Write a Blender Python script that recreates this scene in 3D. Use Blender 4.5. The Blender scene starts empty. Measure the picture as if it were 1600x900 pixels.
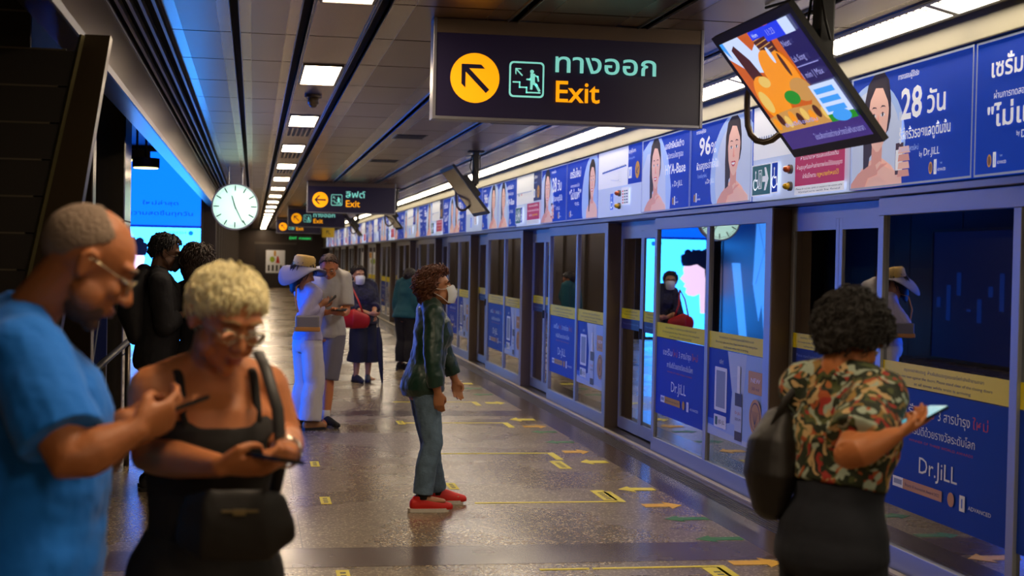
import bpy, bmesh, math, random
from mathutils import Vector, Matrix, noise
PI = math.pi
rnd = random.Random(7)
C = bpy.context.scene.collection
S = bpy.context.scene

# ------------------------------------------------------------------ camera, world, exposure
F, CAMZ = 2222.0, 1.65
VPX, VPY, ROLL = 396.0, 398.0, 0.02
def cam_axes():
    yc = Vector(((VPX-800)/F, -(VPY-450)/F, 1.0)).normalized()
    a = Vector((math.sin(ROLL), math.cos(ROLL), 0))
    zc = Vector((a.x, a.y, -(a.dot(yc))/yc.z)).normalized()
    xc = yc.cross(zc)
    if xc.x < 0: xc = -xc
    return xc, yc, zc
XC, YC, ZC = cam_axes()
cam = bpy.data.cameras.new('camera'); camo = bpy.data.objects.new('camera', cam); C.objects.link(camo)
right = Vector((XC.x, YC.x, ZC.x)); up = Vector((XC.y, YC.y, ZC.y)); fwd = Vector((XC.z, YC.z, ZC.z))
camo.matrix_world = Matrix(((right.x, up.x, -fwd.x, 0), (right.y, up.y, -fwd.y, 0), (right.z, up.z, -fwd.z, CAMZ), (0, 0, 0, 1)))
cam.sensor_width = 36; cam.lens = F/1600*36
cam.clip_start = 0.05; cam.clip_end = 300
cam.dof.use_dof = True; cam.dof.focus_distance = 9.5; cam.dof.aperture_fstop = 3.2
S.camera = camo
S.view_settings.view_transform = 'Standard'; S.view_settings.look = 'None'
S.view_settings.gamma = 1; S.view_settings.use_curve_mapping = False
S.view_settings.exposure = 0.15
w = bpy.data.worlds.new('world'); S.world = w; w.use_nodes = True
w.node_tree.nodes['Background'].inputs[0].default_value = (1.0, 0.62, 0.30, 1)
w.node_tree.nodes['Background'].inputs[1].default_value = 0.07
try:
    S.cycles.use_denoising = True; S.cycles.max_bounces = 10; S.cycles.sample_clamp_indirect = 4.0
    S.cycles.caustics_reflective = False; S.cycles.caustics_refractive = False
    S.cycles.transparent_max_bounces = 16
except Exception: pass
LAMP = 34       # ceiling lamp row
COVE = 17       # cove lights above the doors
CYAN = 3.6       # lit billboards

def at(px, py, Y):
    """world point seen at a pixel, at platform distance Y"""
    c = Vector(((px-800)/F, -(py-450)/F, 1.0))
    d = Vector((XC.dot(c), YC.dot(c), ZC.dot(c)))
    return d*(Y/d.y) + Vector((0, 0, CAMZ))

# ------------------------------------------------------------------ materials
def lin(c):
    if isinstance(c, str):
        c = c.lstrip('#'); c = tuple(int(c[i:i+2], 16)/255 for i in (0, 2, 4))
    return tuple((v/12.92 if v <= .04045 else ((v+.055)/1.055)**2.4) for v in c)
MATS = {}
def mat(name, col='#808080', rough=.5, metal=0., emit=None, es=0., spec=.5, bump=None, var=None, coat=0, sheen=0, sss=0):
    if name in MATS: return MATS[name]
    m = bpy.data.materials.new(name); m.use_nodes = True; nt = m.node_tree; N = nt.nodes; L = nt.links
    b = N['Principled BSDF']; c = lin(col)
    b.inputs['Base Color'].default_value = (*c, 1); b.inputs['Roughness'].default_value = rough
    b.inputs['Metallic'].default_value = metal; b.inputs['Specular IOR Level'].default_value = spec
    if coat: b.inputs['Coat Weight'].default_value = coat
    if sheen: b.inputs['Sheen Weight'].default_value = sheen
    if sss:
        b.inputs['Subsurface Weight'].default_value = sss; b.inputs['Subsurface Radius'].default_value = (.02, .008, .004)
    if emit: b.inputs['Emission Color'].default_value = (*lin(emit), 1); b.inputs['Emission Strength'].default_value = es
    tc = N.new('ShaderNodeTexCoord')
    if var:                                   # (scale, amount)
        n = N.new('ShaderNodeTexNoise'); n.inputs['Scale'].default_value = var[0]; n.inputs['Detail'].default_value = 5
        L.new(tc.outputs['Object'], n.inputs['Vector'])
        r = N.new('ShaderNodeMapRange'); r.inputs[1].default_value = .3; r.inputs[2].default_value = .7
        r.inputs[3].default_value = 1-var[1]; r.inputs[4].default_value = 1+var[1]; L.new(n.outputs[0], r.inputs[0])
        v = N.new('ShaderNodeVectorMath'); v.operation = 'SCALE'; v.inputs[0].default_value = c
        L.new(r.outputs[0], v.inputs['Scale']); L.new(v.outputs[0], b.inputs['Base Color'])
    if bump:                                  # (scale, strength)
        n = N.new('ShaderNodeTexNoise'); n.inputs['Scale'].default_value = bump[0]; n.inputs['Detail'].default_value = 6
        L.new(tc.outputs['Object'], n.inputs['Vector'])
        bp = N.new('ShaderNodeBump'); bp.inputs['Strength'].default_value = bump[1]; bp.inputs['Distance'].default_value = .02
        L.new(n.outputs[0], bp.inputs['Height']); L.new(bp.outputs[0], b.inputs['Normal'])
    MATS[name] = m; return m
def ramp(nt, src, stops):
    r = nt.nodes.new('ShaderNodeValToRGB'); r.color_ramp.interpolation = 'CONSTANT' if stops[0] == 'C' else 'LINEAR'
    st = stops[1:] if stops[0] == 'C' else stops
    e = r.color_ramp.elements
    while len(e) < len(st): e.new(.5)
    for k, (p, c) in enumerate(st): e[k].position = p; e[k].color = (*lin(c), 1)
    nt.links.new(src, r.inputs[0]); return r.outputs[0]

def floor_mat(name, a, b_, c_, rough, scale=90):
    m = mat(name, a, rough); nt = m.node_tree; N = nt.nodes; L = nt.links; b = N['Principled BSDF']
    tc = N['Texture Coordinate']
    v = N.new('ShaderNodeTexVoronoi'); v.inputs['Scale'].default_value = scale; L.new(tc.outputs['Object'], v.inputs['Vector'])
    sep = N.new('ShaderNodeSeparateColor'); L.new(v.outputs['Color'], sep.inputs[0])
    col = ramp(nt, sep.outputs[0], [(0, a), (.55, b_), (.86, b_), (.93, c_)])
    n = N.new('ShaderNodeTexNoise'); n.inputs['Scale'].default_value = .9; n.inputs['Detail'].default_value = 4; L.new(tc.outputs['Object'], n.inputs['Vector'])
    mr = N.new('ShaderNodeMapRange'); mr.inputs[1].default_value = .3; mr.inputs[2].default_value = .7
    mr.inputs[3].default_value = rough*.75; mr.inputs[4].default_value = rough*1.3; L.new(n.outputs[0], mr.inputs[0])
    L.new(mr.outputs[0], b.inputs['Roughness'])
    # fine joints
    br = N.new('ShaderNodeTexBrick'); br.offset = 0; br.inputs['Scale'].default_value = 1
    br.inputs['Brick Width'].default_value = .9; br.inputs['Row Height'].default_value = 1.2; br.inputs['Mortar Size'].default_value = .0022
    br.inputs['Mortar Smooth'].default_value = 0
    mp = N.new('ShaderNodeMapping'); mp.inputs['Location'].default_value = (-1.2+.0, -8.71+1.2*20, 0); L.new(tc.outputs['Object'], mp.inputs[0]); L.new(mp.outputs[0], br.inputs[0])
    mx = N.new('ShaderNodeMix'); mx.data_type = 'RGBA'; L.new(br.outputs['Fac'], mx.inputs[0]); L.new(col, mx.inputs[6]); mx.inputs[7].default_value = (*lin('#2a221c'), 1)
    L.new(mx.outputs[2], b.inputs['Base Color'])
    return m
M_FLOOR = floor_mat('granite_floor', '#524434', '#7c6a52', '#baaa8c', .27)
M_BAND = floor_mat('granite_dark_band', '#3d2c26', '#503c33', '#6a574a', .25)
M_BORDER = mat('smooth_stone', '#4a3c34', .25, var=(6, .15))

def glass_mat(name, refl=.34, tint=(.5, .52, .6)):
    if name in MATS: return MATS[name]
    m = bpy.data.materials.new(name); m.use_nodes = True; nt = m.node_tree; N = nt.nodes; L = nt.links
    for n in list(N): N.remove(n)
    o = N.new('ShaderNodeOutputMaterial'); t = N.new('ShaderNodeBsdfTransparent'); t.inputs[0].default_value = (*tint, 1)
    g = N.new('ShaderNodeBsdfGlossy'); g.inputs['Roughness'].default_value = .012; g.inputs[0].default_value = (.92, .94, 1, 1)
    f = N.new('ShaderNodeFresnel'); f.inputs[0].default_value = 1.5
    a = N.new('ShaderNodeMath'); a.operation = 'ADD'; a.use_clamp = True; a.inputs[1].default_value = refl; L.new(f.outputs[0], a.inputs[0])
    x = N.new('ShaderNodeMixShader'); L.new(a.outputs[0], x.inputs[0]); L.new(t.outputs[0], x.inputs[1]); L.new(g.outputs[0], x.inputs[2]); L.new(x.outputs[0], o.inputs[0])
    MATS[name] = m; return m
M_GLASS = glass_mat('door_glass')
M_STEEL = mat('brushed_steel_frame', '#a4a8b2', .42, .6)
M_STEEL2 = mat('dark_steel', '#5e564e', .35, .8)
M_BROWN = mat('brown_anodised_steel', '#6b5a4c', .4, .5)
M_SS = mat('stainless_cladding', '#8c867c', .16, .95)
M_BLACK = mat('matte_black', '#141210', .55)
M_DARK = mat('dark_void', '#0b0907', .9)
M_WHITEP = mat('white_reflector', '#8a8676', .5)
M_LIP = mat('pale_stone_lip', '#a89c8c', .4)
M_PERF = mat('perforated_ceiling', '#8d7a66', .34, .7)
M_CEILB = mat('ceiling_border', '#a89480', .27, .75)
M_JOINT = mat('ceiling_joint', '#15110e', .8)
M_SIGN = mat('sign_navy', '#181034', .35, emit='#22124a', es=.04)
M_SIGNF = mat('sign_frame', '#8a8a94', .35, .7)
M_YEL = mat('sign_yellow_lit', '#f5a800', .5, emit='#ffa400', es=.75)
M_MINT = mat('sign_mint_lit', '#8fe0d4', .5, emit='#86e6da', es=.55)
M_LAMP = mat('lamp_diffuser', '#ffffff', .5, emit='#ffe4c0', es=LAMP)
M_COVE = mat('cove_tube_diffuser', '#ffffff', .5, emit='#ffeccc', es=COVE)
P_BLUE = mat('print_blue', '#0638aa', .5, spec=.25)
P_BLUE2 = mat('print_mid_blue', '#2c66d0', .42)
P_SKY = mat('print_pale_blue', '#9db8ea', .42)
P_PALE = mat('print_pale_grey_blue', '#b9c6e2', .42)
P_WHITE = mat('print_white', '#e8eaf0', .42)
P_SKIN = mat('print_skin', '#e6b6a6', .5)
P_SKIN2 = mat('print_skin_shade', '#cf9484', .42)
P_HAIR = mat('print_hair', '#21120f', .42)
P_LIP = mat('print_lip', '#b03848', .42)
P_GOLD = mat('print_gold', '#c08a28', .42)
P_NAVY = mat('print_navy', '#10205c', .42)
P_RED = mat('print_red', '#c0351c', .42)
P_PINK = mat('print_magenta', '#b3144e', .42)
P_GREEN = mat('print_teal_green', '#0c5a5c', .42)
P_YEL = mat('print_yellow', '#e6d400', .5)
P_TXT = mat('print_dark_text', '#26221a', .5)
P_GREY = mat('print_grey', '#8890a8', .42)
P_BROWN = mat('print_brown_glass', '#3a1a18', .4)
T_YEL = mat('floor_tape_yellow', '#d9c81a', .45)
T_ORG = mat('floor_tape_amber', '#d9a414', .45)
T_GRN = mat('floor_tape_green', '#0f6a2c', .45)

# ------------------------------------------------------------------ mesh helpers
def link(name, me, parent=None, mats=None):
    o = bpy.data.objects.new(name, me); C.objects.link(o)
    if parent: o.parent = parent
    if mats:
        for m in mats: me.materials.append(m)
    return o
def obj(name, bm, m, parent=None, smooth=False):
    me = bpy.data.meshes.new(name); bm.normal_update(); bm.to_mesh(me); bm.free()
    if smooth:
        for p in me.polygons: p.use_smooth = True
    return link(name, me, parent, m if isinstance(m, (list, tuple)) else [m])
def tag(o, label, cat, group=None):
    o['label'] = label; o['category'] = cat
    if group: o['group'] = group
    return o
def struct(o): o['kind'] = 'structure'; return o
def thing(name, label, cat, loc=(0, 0, 0), group=None, rz=0):
    o = bpy.data.objects.new(name, None); o.empty_display_size = .2; C.objects.link(o)
    o.location = loc; o.rotation_euler = (0, 0, rz)
    return tag(o, label, cat, group)
def box(bm, x0, x1, y0, y1, z0, z1, mi=0, bev=0):
    vs = [bm.verts.new((x, y, z)) for x in (x0, x1) for y in (y0, y1) for z in (z0, z1)]
    fs = [(0, 1, 3, 2), (4, 6, 7, 5), (0, 4, 5, 1), (2, 3, 7, 6), (0, 2, 6, 4), (1, 5, 7, 3)]
    out = [bm.faces.new([vs[i] for i in f]) for f in fs]
    for f in out: f.material_index = mi
    if bev:
        es = {e for f in out for e in f.edges}
        r = bmesh.ops.bevel(bm, geom=list(es), offset=bev, segments=2, affect='EDGES', profile=.5)
        for f in r['faces']: f.material_index = mi
    return out
def bx(name, b, m, parent=None, bev=0):
    bm = bmesh.new(); box(bm, *b, bev=bev); bmesh.ops.recalc_face_normals(bm, faces=bm.faces); return obj(name, bm, m, parent)
def frame_from(d, ref=None):
    d = d.normalized(); ref = Vector(ref) if ref is not None else (Vector((1, 0, 0)) if abs(d.x) < .9 else Vector((0, 1, 0)))
    a = (ref - d*ref.dot(d))
    if a.length < 1e-5: a = d.orthogonal()
    a.normalize(); return a, d.cross(a).normalized()
def tube(bm, pts, rad, ref=None, seg=14, cap='round', mi=0):
    """closed sweep; rad per point is r or (along ref, across)"""
    pts = [Vector(p) for p in pts]; n = len(pts)
    if not isinstance(rad, (list,)): rad = [rad]*n
    rad = [(r, r) if not isinstance(r, tuple) else r for r in rad]
    rings = []; secs = []
    T = [(pts[min(i+1, n-1)]-pts[max(i-1, 0)]).normalized() for i in range(n)]
    if cap == 'round':
        for t in (80, 55, 28):
            k = math.sin(math.radians(t)); c = math.cos(math.radians(t)); r = rad[0]; m_ = min(r)
            secs.append((pts[0]-T[0]*m_*k, (r[0]*c, r[1]*c), T[0]))
    for i in range(n): secs.append((pts[i], rad[i], T[i]))
    if cap == 'round':
        for t in (28, 55, 80):
            k = math.sin(math.radians(t)); c = math.cos(math.radians(t)); r = rad[-1]; m_ = min(r)
            secs.append((pts[-1]+T[-1]*m_*k, (r[0]*c, r[1]*c), T[-1]))
    pa = None
    for p, r, t in secs:
        a, b = frame_from(t, ref if ref is not None else pa)
        pa = a if ref is None else None
        rings.append([bm.verts.new(p + a*(r[0]*math.cos(2*PI*k/seg)) + b*(r[1]*math.sin(2*PI*k/seg))) for k in range(seg)])
    fs = []
    for i in range(len(rings)-1):
        for k in range(seg): fs.append(bm.faces.new((rings[i][k], rings[i][(k+1) % seg], rings[i+1][(k+1) % seg], rings[i+1][k])))
    fs.append(bm.faces.new(list(reversed(rings[0])))); fs.append(bm.faces.new(rings[-1]))
    for f in fs: f.material_index = mi
    return fs
def blob(bm, c, r, R=None, seg=20, mi=0):
    r = (r, r, r) if not isinstance(r, (tuple, list)) else r
    Mx = Matrix.Translation(Vector(c)) @ (R.to_4x4() if R else Matrix.Identity(4)) @ Matrix.Diagonal((*r, 1))
    g = bmesh.ops.create_uvsphere(bm, u_segments=seg, v_segments=max(8, seg*2//3), radius=1, matrix=Mx)
    if mi:
        for v in g['verts']:
            for f in v.link_faces: f.material_index = mi
def disc(bm, c, axis, r, depth, seg=40, mi=0):
    axis = Vector(axis).normalized()
    tube(bm, [Vector(c)-axis*depth/2, Vector(c)+axis*depth/2], r, seg=seg, cap='flat', mi=mi)
_tex = {}
def clouds(size):
    if size not in _tex:
        t = bpy.data.textures.new('folds', 'CLOUDS'); t.noise_scale = size; t.noise_depth = 3; _tex[size] = t
    return _tex[size]
def fuse(name, bm, m, parent, voxel=.006, sm=4, disp=None, cut=None, mats=None):
    """weld the overlapping shapes of one part into one continuous surface"""
    bmesh.ops.recalc_face_normals(bm, faces=bm.faces)
    me = bpy.data.meshes.new(name); bm.to_mesh(me); bm.free()
    t = bpy.data.objects.new('t', me); C.objects.link(t)
    r = t.modifiers.new('r', 'REMESH'); r.mode = 'VOXEL'; r.voxel_size = voxel
    if sm: s = t.modifiers.new('s', 'SMOOTH'); s.factor = .5; s.iterations = sm
    if disp:
        d = t.modifiers.new('d', 'DISPLACE'); d.texture = clouds(disp[1]); d.strength = disp[0]; d.mid_level = .5; d.texture_coords = 'LOCAL'
        s = t.modifiers.new('s2', 'SMOOTH'); s.factor = .5; s.iterations = 1
    dg = bpy.context.evaluated_depsgraph_get(); dg.update()
    out = bpy.data.meshes.new_from_object(t.evaluated_get(dg))
    bpy.data.objects.remove(t); bpy.data.meshes.remove(me)
    out.name = name; out.materials.clear()
    if cut:
        b2 = bmesh.new(); b2.from_mesh(out)
        bmesh.ops.delete(b2, geom=[v for v in b2.verts if cut(v.co)], context='VERTS'); b2.to_mesh(out); b2.free()
    for p in out.polygons: p.use_smooth = True; p.material_index = 0
    return link(name, out, parent, m if isinstance(m, (list, tuple)) else [m])
ORD = ['first', 'second', 'third', 'fourth', 'fifth', 'sixth', 'seventh', 'eighth', 'ninth', 'tenth', 'eleventh', 'twelfth', 'thirteenth', 'fourteenth', 'fifteenth', 'sixteenth', 'seventeenth', 'eighteenth', 'nineteenth', 'twentieth', 'twenty-first', 'twenty-second', 'twenty-third', 'twenty-fourth']

# ------------------------------------------------------------------ printed / lettered panels
_tc = {}
def text_mesh(s, bold=0.0):
    k = (s, bold)
    if k not in _tc:
        cu = bpy.data.curves.new('t', 'FONT'); cu.body = s; cu.size = 1; cu.resolution_u = 2; cu.offset = bold
        o = bpy.data.objects.new('t', cu); C.objects.link(o)
        dg = bpy.context.evaluated_depsgraph_get(); dg.update()
        me = bpy.data.meshes.new_from_object(o.evaluated_get(dg))
        v = [(p.co.x, p.co.y) for p in me.vertices]; f = [tuple(p.vertices) for p in me.polygons]
        bpy.data.objects.remove(o); bpy.data.curves.remove(cu); bpy.data.meshes.remove(me)
        if not v: v = [(0, 0)]
        xs = [a[0] for a in v]; ys = [a[1] for a in v]
        _tc[k] = (v, f, (min(xs), max(xs), min(ys), max(ys)))
    return _tc[k]
class Canvas:
    """one flat printed board: artwork in metres (u right, v up as the reader sees it)"""
    def __init__(s, w, h, back, thick=.02, step=.0007):
        s.w, s.h, s.t, s.step = w, h, thick, step; s.bm = bmesh.new(); s.mats = []; s.n = 0
        s.back = s.mi(back); box(s.bm, 0, w, 0, h, -thick, 0, s.back)
    def mi(s, m):
        if m not in s.mats: s.mats.append(m)
        return s.mats.index(m)
    def layer(s, z): s.n += 1; return s.step*(z if z is not None else s.n)
    def poly(s, pts, m, z=None, clip=True):
        if clip: pts = [(min(max(p[0], .001), s.w-.001), min(max(p[1], .001), s.h-.001)) for p in pts]
        zz = s.layer(z); q = []
        for p in pts:
            if not q or (abs(p[0]-q[-1][0]) + abs(p[1]-q[-1][1])) > 1e-5: q.append(p)
        if len(q) > 2 and (abs(q[0][0]-q[-1][0]) + abs(q[0][1]-q[-1][1])) < 1e-5: q.pop()
        if len(q) < 3: return
        ar = sum(q[i][0]*q[(i+1) % len(q)][1]-q[(i+1) % len(q)][0]*q[i][1] for i in range(len(q)))
        if abs(ar) < 1e-8: return
        if ar < 0: q.reverse()
        f = s.bm.faces.new([s.bm.verts.new((x, y, zz)) for x, y in q]); f.material_index = s.mi(m); f.normal_update()
        bmesh.ops.triangulate(s.bm, faces=[f])
    def rect(s, x0, y0, x1, y1, m, z=None): s.poly([(x0, y0), (x1, y0), (x1, y1), (x0, y1)], m, z)
    def rrect(s, x0, y0, x1, y1, r, m, z=None):
        P = []
        for cx, cy, a in ((x1-r, y1-r, 0), (x0+r, y1-r, 90), (x0+r, y0+r, 180), (x1-r, y0+r, 270)):
            for k in range(6): t = math.radians(a+k*18); P.append((cx+r*math.cos(t), cy+r*math.sin(t)))
        s.poly(P, m, z)
    def ell(s, cx, cy, rx, ry, m, z=None, a0=0, a1=360, n=36):
        s.poly([(cx+rx*math.cos(math.radians(a0+(a1-a0)*k/n)), cy+ry*math.sin(math.radians(a0+(a1-a0)*k/n))) for k in range(n+(a1-a0 < 360))], m, z)
    def line(s, pts, wd, m, z=None):
        zz = z if z is not None else s.n+1
        for (x0, y0), (x1, y1) in zip(pts, pts[1:]):
            d = Vector((x1-x0, y1-y0)).normalized()*wd/2; e = Vector((-d.y, d.x))
            s.poly([(x0-d.x-e.x, y0-d.y-e.y), (x1+d.x-e.x, y1+d.y-e.y), (x1+d.x+e.x, y1+d.y+e.y), (x0-d.x+e.x, y0-d.y+e.y)], m, zz)
        s.n = max(s.n, zz)
    def text(s, t, x, y, h, m, wd=None, bold=0., align='l', z=None, skew=0):
        """h = capital height; wd = forced width"""
        v, f, bb = text_mesh(t, bold); k = h/.70; tw = (bb[1]-bb[0])
        kx = wd/tw if wd else k
        ox = x-(bb[0]*kx) - (tw*kx/2 if align == 'c' else tw*kx if align == 'r' else 0)
        zz = s.layer(z); mi = s.mi(m)
        vs = [s.bm.verts.new((ox+a*kx+skew*b*k, y+b*k, zz)) for a, b in v]
        for q in f:
            try: s.bm.faces.new([vs[i] for i in q]).material_index = mi
            except ValueError: pass
    def backlit(s, k=.4):
        out = []
        for m in s.mats:
            n = m.name+'_backlit'
            if n not in MATS:
                c = m.copy(); c.name = n; b = c.node_tree.nodes['Principled BSDF']
                b.inputs['Emission Color'].default_value = b.inputs['Base Color'].default_value; b.inputs['Emission Strength'].default_value = k; MATS[n] = c
            out.append(MATS[n])
        s.mats = out
    def build(s, name, origin, u, parent=None, v=(0, 0, 1)):
        u = Vector(u).normalized(); v = Vector(v).normalized(); n = u.cross(v)
        me = bpy.data.meshes.new(name); s.bm.to_mesh(me); s.bm.free()
        o = link(name, me, parent, s.mats)
        o.matrix_local = Matrix(((u.x, v.x, n.x, origin[0]), (u.y, v.y, n.y, origin[1]), (u.z, v.z, n.z, origin[2]), (0, 0, 0, 1)))
        return o
def arrow_pts(cx, cy, s, ang):
    """exit-arrow pictogram: chevron head with a stem, pointing along ang"""
    base = [(0, 1), (-.72, .28), (-.72, -.02), (-.13, .56), (-.13, -.95), (.13, -.95), (.13, .56), (.72, -.02), (.72, .28)]
    c, q = math.cos(ang-PI/2), math.sin(ang-PI/2)
    return [(cx+s*(x*c-y*q), cy+s*(x*q+y*c)) for x, y in base]
def portrait(c, cx, by, s, tilt=0, hands=True, bottle=False):
    """generic smiling woman with tied back dark hair; s = head height"""
    T = lambda P: [(cx+s*(x+tilt*y), by+s*y) for x, y in P]
    E = lambda ex, ey, rx, ry, n=26, a0=0, a1=2*PI: [(ex+rx*math.cos(a0+(a1-a0)*k/n), ey+ry*math.sin(a0+(a1-a0)*k/n)) for k in range(n)]
    c.poly(T([(-.62, -.6), (-.6, .02), (-.42, .17), (-.17, .27), (.17, .27), (.42, .17), (.6, .02), (.62, -.6)]), P_SKIN)
    c.poly(T([(-.36, .0), (-.4, .6), (-.38, 1.0), (-.3, 1.2), (-.1, 1.34), (.12, 1.33), (.28, 1.2), (.35, .98), (.36, .75), (.3, .6), (-.2, .3), (-.26, .0)]), P_HAIR)
    c.poly(T([(-.14, .2), (-.14, .5), (.15, .5), (.15, .2)]), P_SKIN2)
    c.poly(T(E(.02, .93, .285, .27, a0=0, a1=PI) + [(-.265, .8), (-.23, .6), (-.14, .44), (-.02, .36), (.06, .36), (.17, .44), (.26, .6), (.3, .8)]), P_SKIN)
    c.poly(T([(-.30, .8), (-.28, 1.05), (-.16, 1.2), (.03, 1.24), (.22, 1.18), (.31, 1.02), (.32, .82), (.27, .95), (.12, 1.12), (-.08, 1.14), (-.22, 1.0), (-.26, .84)]), P_HAIR)
    for sx in (-1, 1):
        ox = .02+sx*.125
        c.poly(T([(ox-.08, .88), (ox-.03, .915), (ox+.05, .905), (ox+.08, .88), (ox+.04, .893), (ox-.03, .896)]), P_HAIR)
        c.poly(T(E(ox, .80, .055, .024, 14)), P_WHITE); c.poly(T(E(ox, .80, .024, .024, 12)), P_HAIR)
        c.poly(T([(ox-.06, .805), (ox, .835), (ox+.06, .805), (ox, .822)]), P_HAIR)
    c.poly(T([(.02, .80), (-.025, .66), (.0, .64), (.05, .64), (.075, .66), (.045, .68), (.035, .8)]), P_SKIN2)
    c.poly(T([(-.09, .57), (-.03, .585), (.02, .575), (.07, .585), (.13, .57), (.08, .51), (.02, .495), (-.04, .51)]), P_LIP)
    c.poly(T([(-.065, .56), (.105, .56), (.06, .527), (-.02, .527)]), P_WHITE)
    if hands:
        c.poly(T([(-.75, -.5), (-.7, .0), (-.5, .12), (-.2, .2), (-.02, .22), (.1, .16), (.05, .08), (-.2, .05), (-.3, -.5)]), P_SKIN2)
        c.poly(T([(.75, -.5), (.72, .02), (.5, .12), (.3, .16), (.12, .24), (-.0, .2), (.08, .08), (.3, .0), (.35, -.5)]), P_SKIN)
        for k in range(4): c.line(T([(.0+k*.05, .1+.02*k), (.16+k*.05, .2-.0*k)]), .006*s*3, P_SKIN2)
    if bottle:
        c.poly(T([(.55, .05), (.55, .42), (.75, .42), (.75, .05)]), P_BROWN); c.poly(T([(.56, .1), (.56, .34), (.74, .34), (.74, .1)]), P_WHITE)
        c.poly(T([(.6, .42), (.61, .78), (.69, .78), (.7, .42)]), P_PALE)
        for k in range(4): c.poly(T([(.62, .02+k*.09), (.64, .1+k*.09), (.9, .1+k*.09), (.93, .02+k*.09)]), P_SKIN if k % 2 else P_SKIN2)
def logo_row(c, x, y, h):
    c.ell(x, y+h*.5, h*.36, h*.55, P_GOLD); c.ell(x, y+h*.5, h*.22, h*.38, P_BROWN); c.rect(x-h*.04, y+h*.2, x+h*.04, y+h*.8, P_GOLD)
    c.rect(x+h*.65, y-h*.1, x+h*1.15, y+h*1.2, P_WHITE); c.rect(x+h*.86, y+h*.1, x+h*.94, y+h*.95, P_BLUE2)
    c.text('ADVANCED', x+h*1.35, y+h*.15, h*.26, P_WHITE, wd=h*1.5); c.text('THE', x+h*1.8, y+h*.75, h*.16, P_SKY)

# ------------------------------------------------------------------ the station shell
Y0, Y1 = -7.0, 73.0
ZC_ = 2.967
XD, XS = 3.46, 3.58
bm = bmesh.new(); box(bm, -5.2, 2.93, Y0, Y1, -.06, 0, 0); box(bm, 2.93, 3.60, Y0, Y1, -.06, 0, 2)
yb = 7.56-3.6*4
k = 0
while yb < Y1:                       # dark cross bands laid in the floor
    if yb > Y0: box(bm, -.75, 2.93, yb, yb+.5, -.02, .0012, 1)
    yb += 7.2
bmesh.ops.recalc_face_normals(bm, faces=bm.faces)
struct(obj('floor', bm, [M_FLOOR, M_BAND, M_BORDER]))
bm = bmesh.new()
for i in range(6): box(bm, 3.19+i*.027, 3.203+i*.027, Y0, Y1, -.001, .003)
struct(obj('trim_1', bm, mat('groove_strip', '#1f1814', .5)))
struct(bx('trim_2', (3.395, 3.44, Y0, Y1, -.01, .014), M_LIP, bev=.003))
struct(bx('trim_3', (3.44, 3.64, Y0, Y1, -.02, .004), M_STEEL2))

# ceiling: panels between dark channels
bm = bmesh.new()
chan = [(-.145, -.10), (.235, .285), (.625, .685), (1.36, 1.41), (2.10, 2.15), (2.78, 2.83)]
edges = [-.50] + [v for c_ in chan for v in c_] + [3.24]
strips = [(edges[i], edges[i+1]) for i in range(0, len(edges), 2)]
box(bm, -.5, 3.24, Y0, Y1, ZC_+.05, ZC_+.09, 2)
y = 8.62-1.2*13
while y < Y1:
    for si, (a, b) in enumerate(strips):
        ya, yb_ = y+.012, y+1.188
        box(bm, a, b, ya, yb_, ZC_, ZC_+.04, 1)
        if si != 2:
            m_ = min(.13, (b-a)*.2)
            box(bm, a+m_, b-m_, ya, yb_, ZC_-.0012, ZC_+.01, 0)
    y += 1.2
bmesh.ops.recalc_face_normals(bm, faces=bm.faces)
struct(obj('ceiling', bm, [M_PERF, M_CEILB, M_JOINT]))
bm = bmesh.new()
for (a, b) in chan:
    for s_, q in ((a, 1), (b, -1)): box(bm, s_-.004*(q > 0), s_+.004*(q < 0), Y0, Y1, ZC_-.012, ZC_+.03, 0)
for x in (.30, .61): box(bm, x-.004, x+.004, Y0, Y1, ZC_-.006, ZC_+.01, 0)
struct(obj('trim_4', bm, M_STEEL))
# linear rails between ceiling and bulkhead
bm = bmesh.new(); box(bm, -.76, -.5, Y0, 72, ZC_+.06, ZC_+.1, 0)
for x in (-.72, -.66, -.60, -.53): box(bm, x-.009, x+.009, Y0, 72, ZC_-.02, ZC_+.02, 1)
box(bm, -.512, -.5, Y0, 72, ZC_-.03, ZC_+.06, 0)
bmesh.ops.recalc_face_normals(bm, faces=bm.faces); struct(obj('trim_5', bm, [M_DARK, M_STEEL]))
# bulkhead over the stair hall
bm = bmesh.new(); box(bm, -.90, -.75, Y0, 29.5, 2.60, 3.05, 0); box(bm, -.752, -.74, Y0, 29.5, 2.5655, 2.605, 1); box(bm, -.752, -.742, Y0, 29.5, 2.90, 2.915, 1)
bmesh.ops.recalc_face_normals(bm, faces=bm.faces); struct(obj('wall_bulkhead', bm, [mat('bronze_steel', '#54473a', .3, .75), M_STEEL]))
# far left wall block beyond the hall, its end and the platform end
M_WALLG = mat('hall_wall_grey', '#3c3a40', .4, var=(2, .12))
M_WALLN = mat('hall_wall_navy', '#14183a', .35)
M_WALLB = mat('platform_wall_brown', '#3d3128', .35, .3, var=(1.5, .15))
bm = bmesh.new(); box(bm, -5.2, -.76, 29.6, 73, 0, 3.9, 0); bmesh.ops.recalc_face_normals(bm, faces=bm.faces)
struct(obj('wall_left', bm, M_WALLB))
bm = bmesh.new()
yy = 30.2
while yy < 70: box(bm, -.762, -.70, yy, yy+.12, 0, 2.95, 2); yy += 2.4
bmesh.ops.recalc_face_normals(bm, faces=bm.faces); struct(obj('trim_6', bm, [M_WALLG, M_WALLN, M_STEEL2]))
bm = bmesh.new(); box(bm, -5.3, -5.2, Y0, 29.6, 0, 1.65, 0); box(bm, -5.3, -5.2, Y0, 29.6, 1.65, 3.8, 1)
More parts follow.
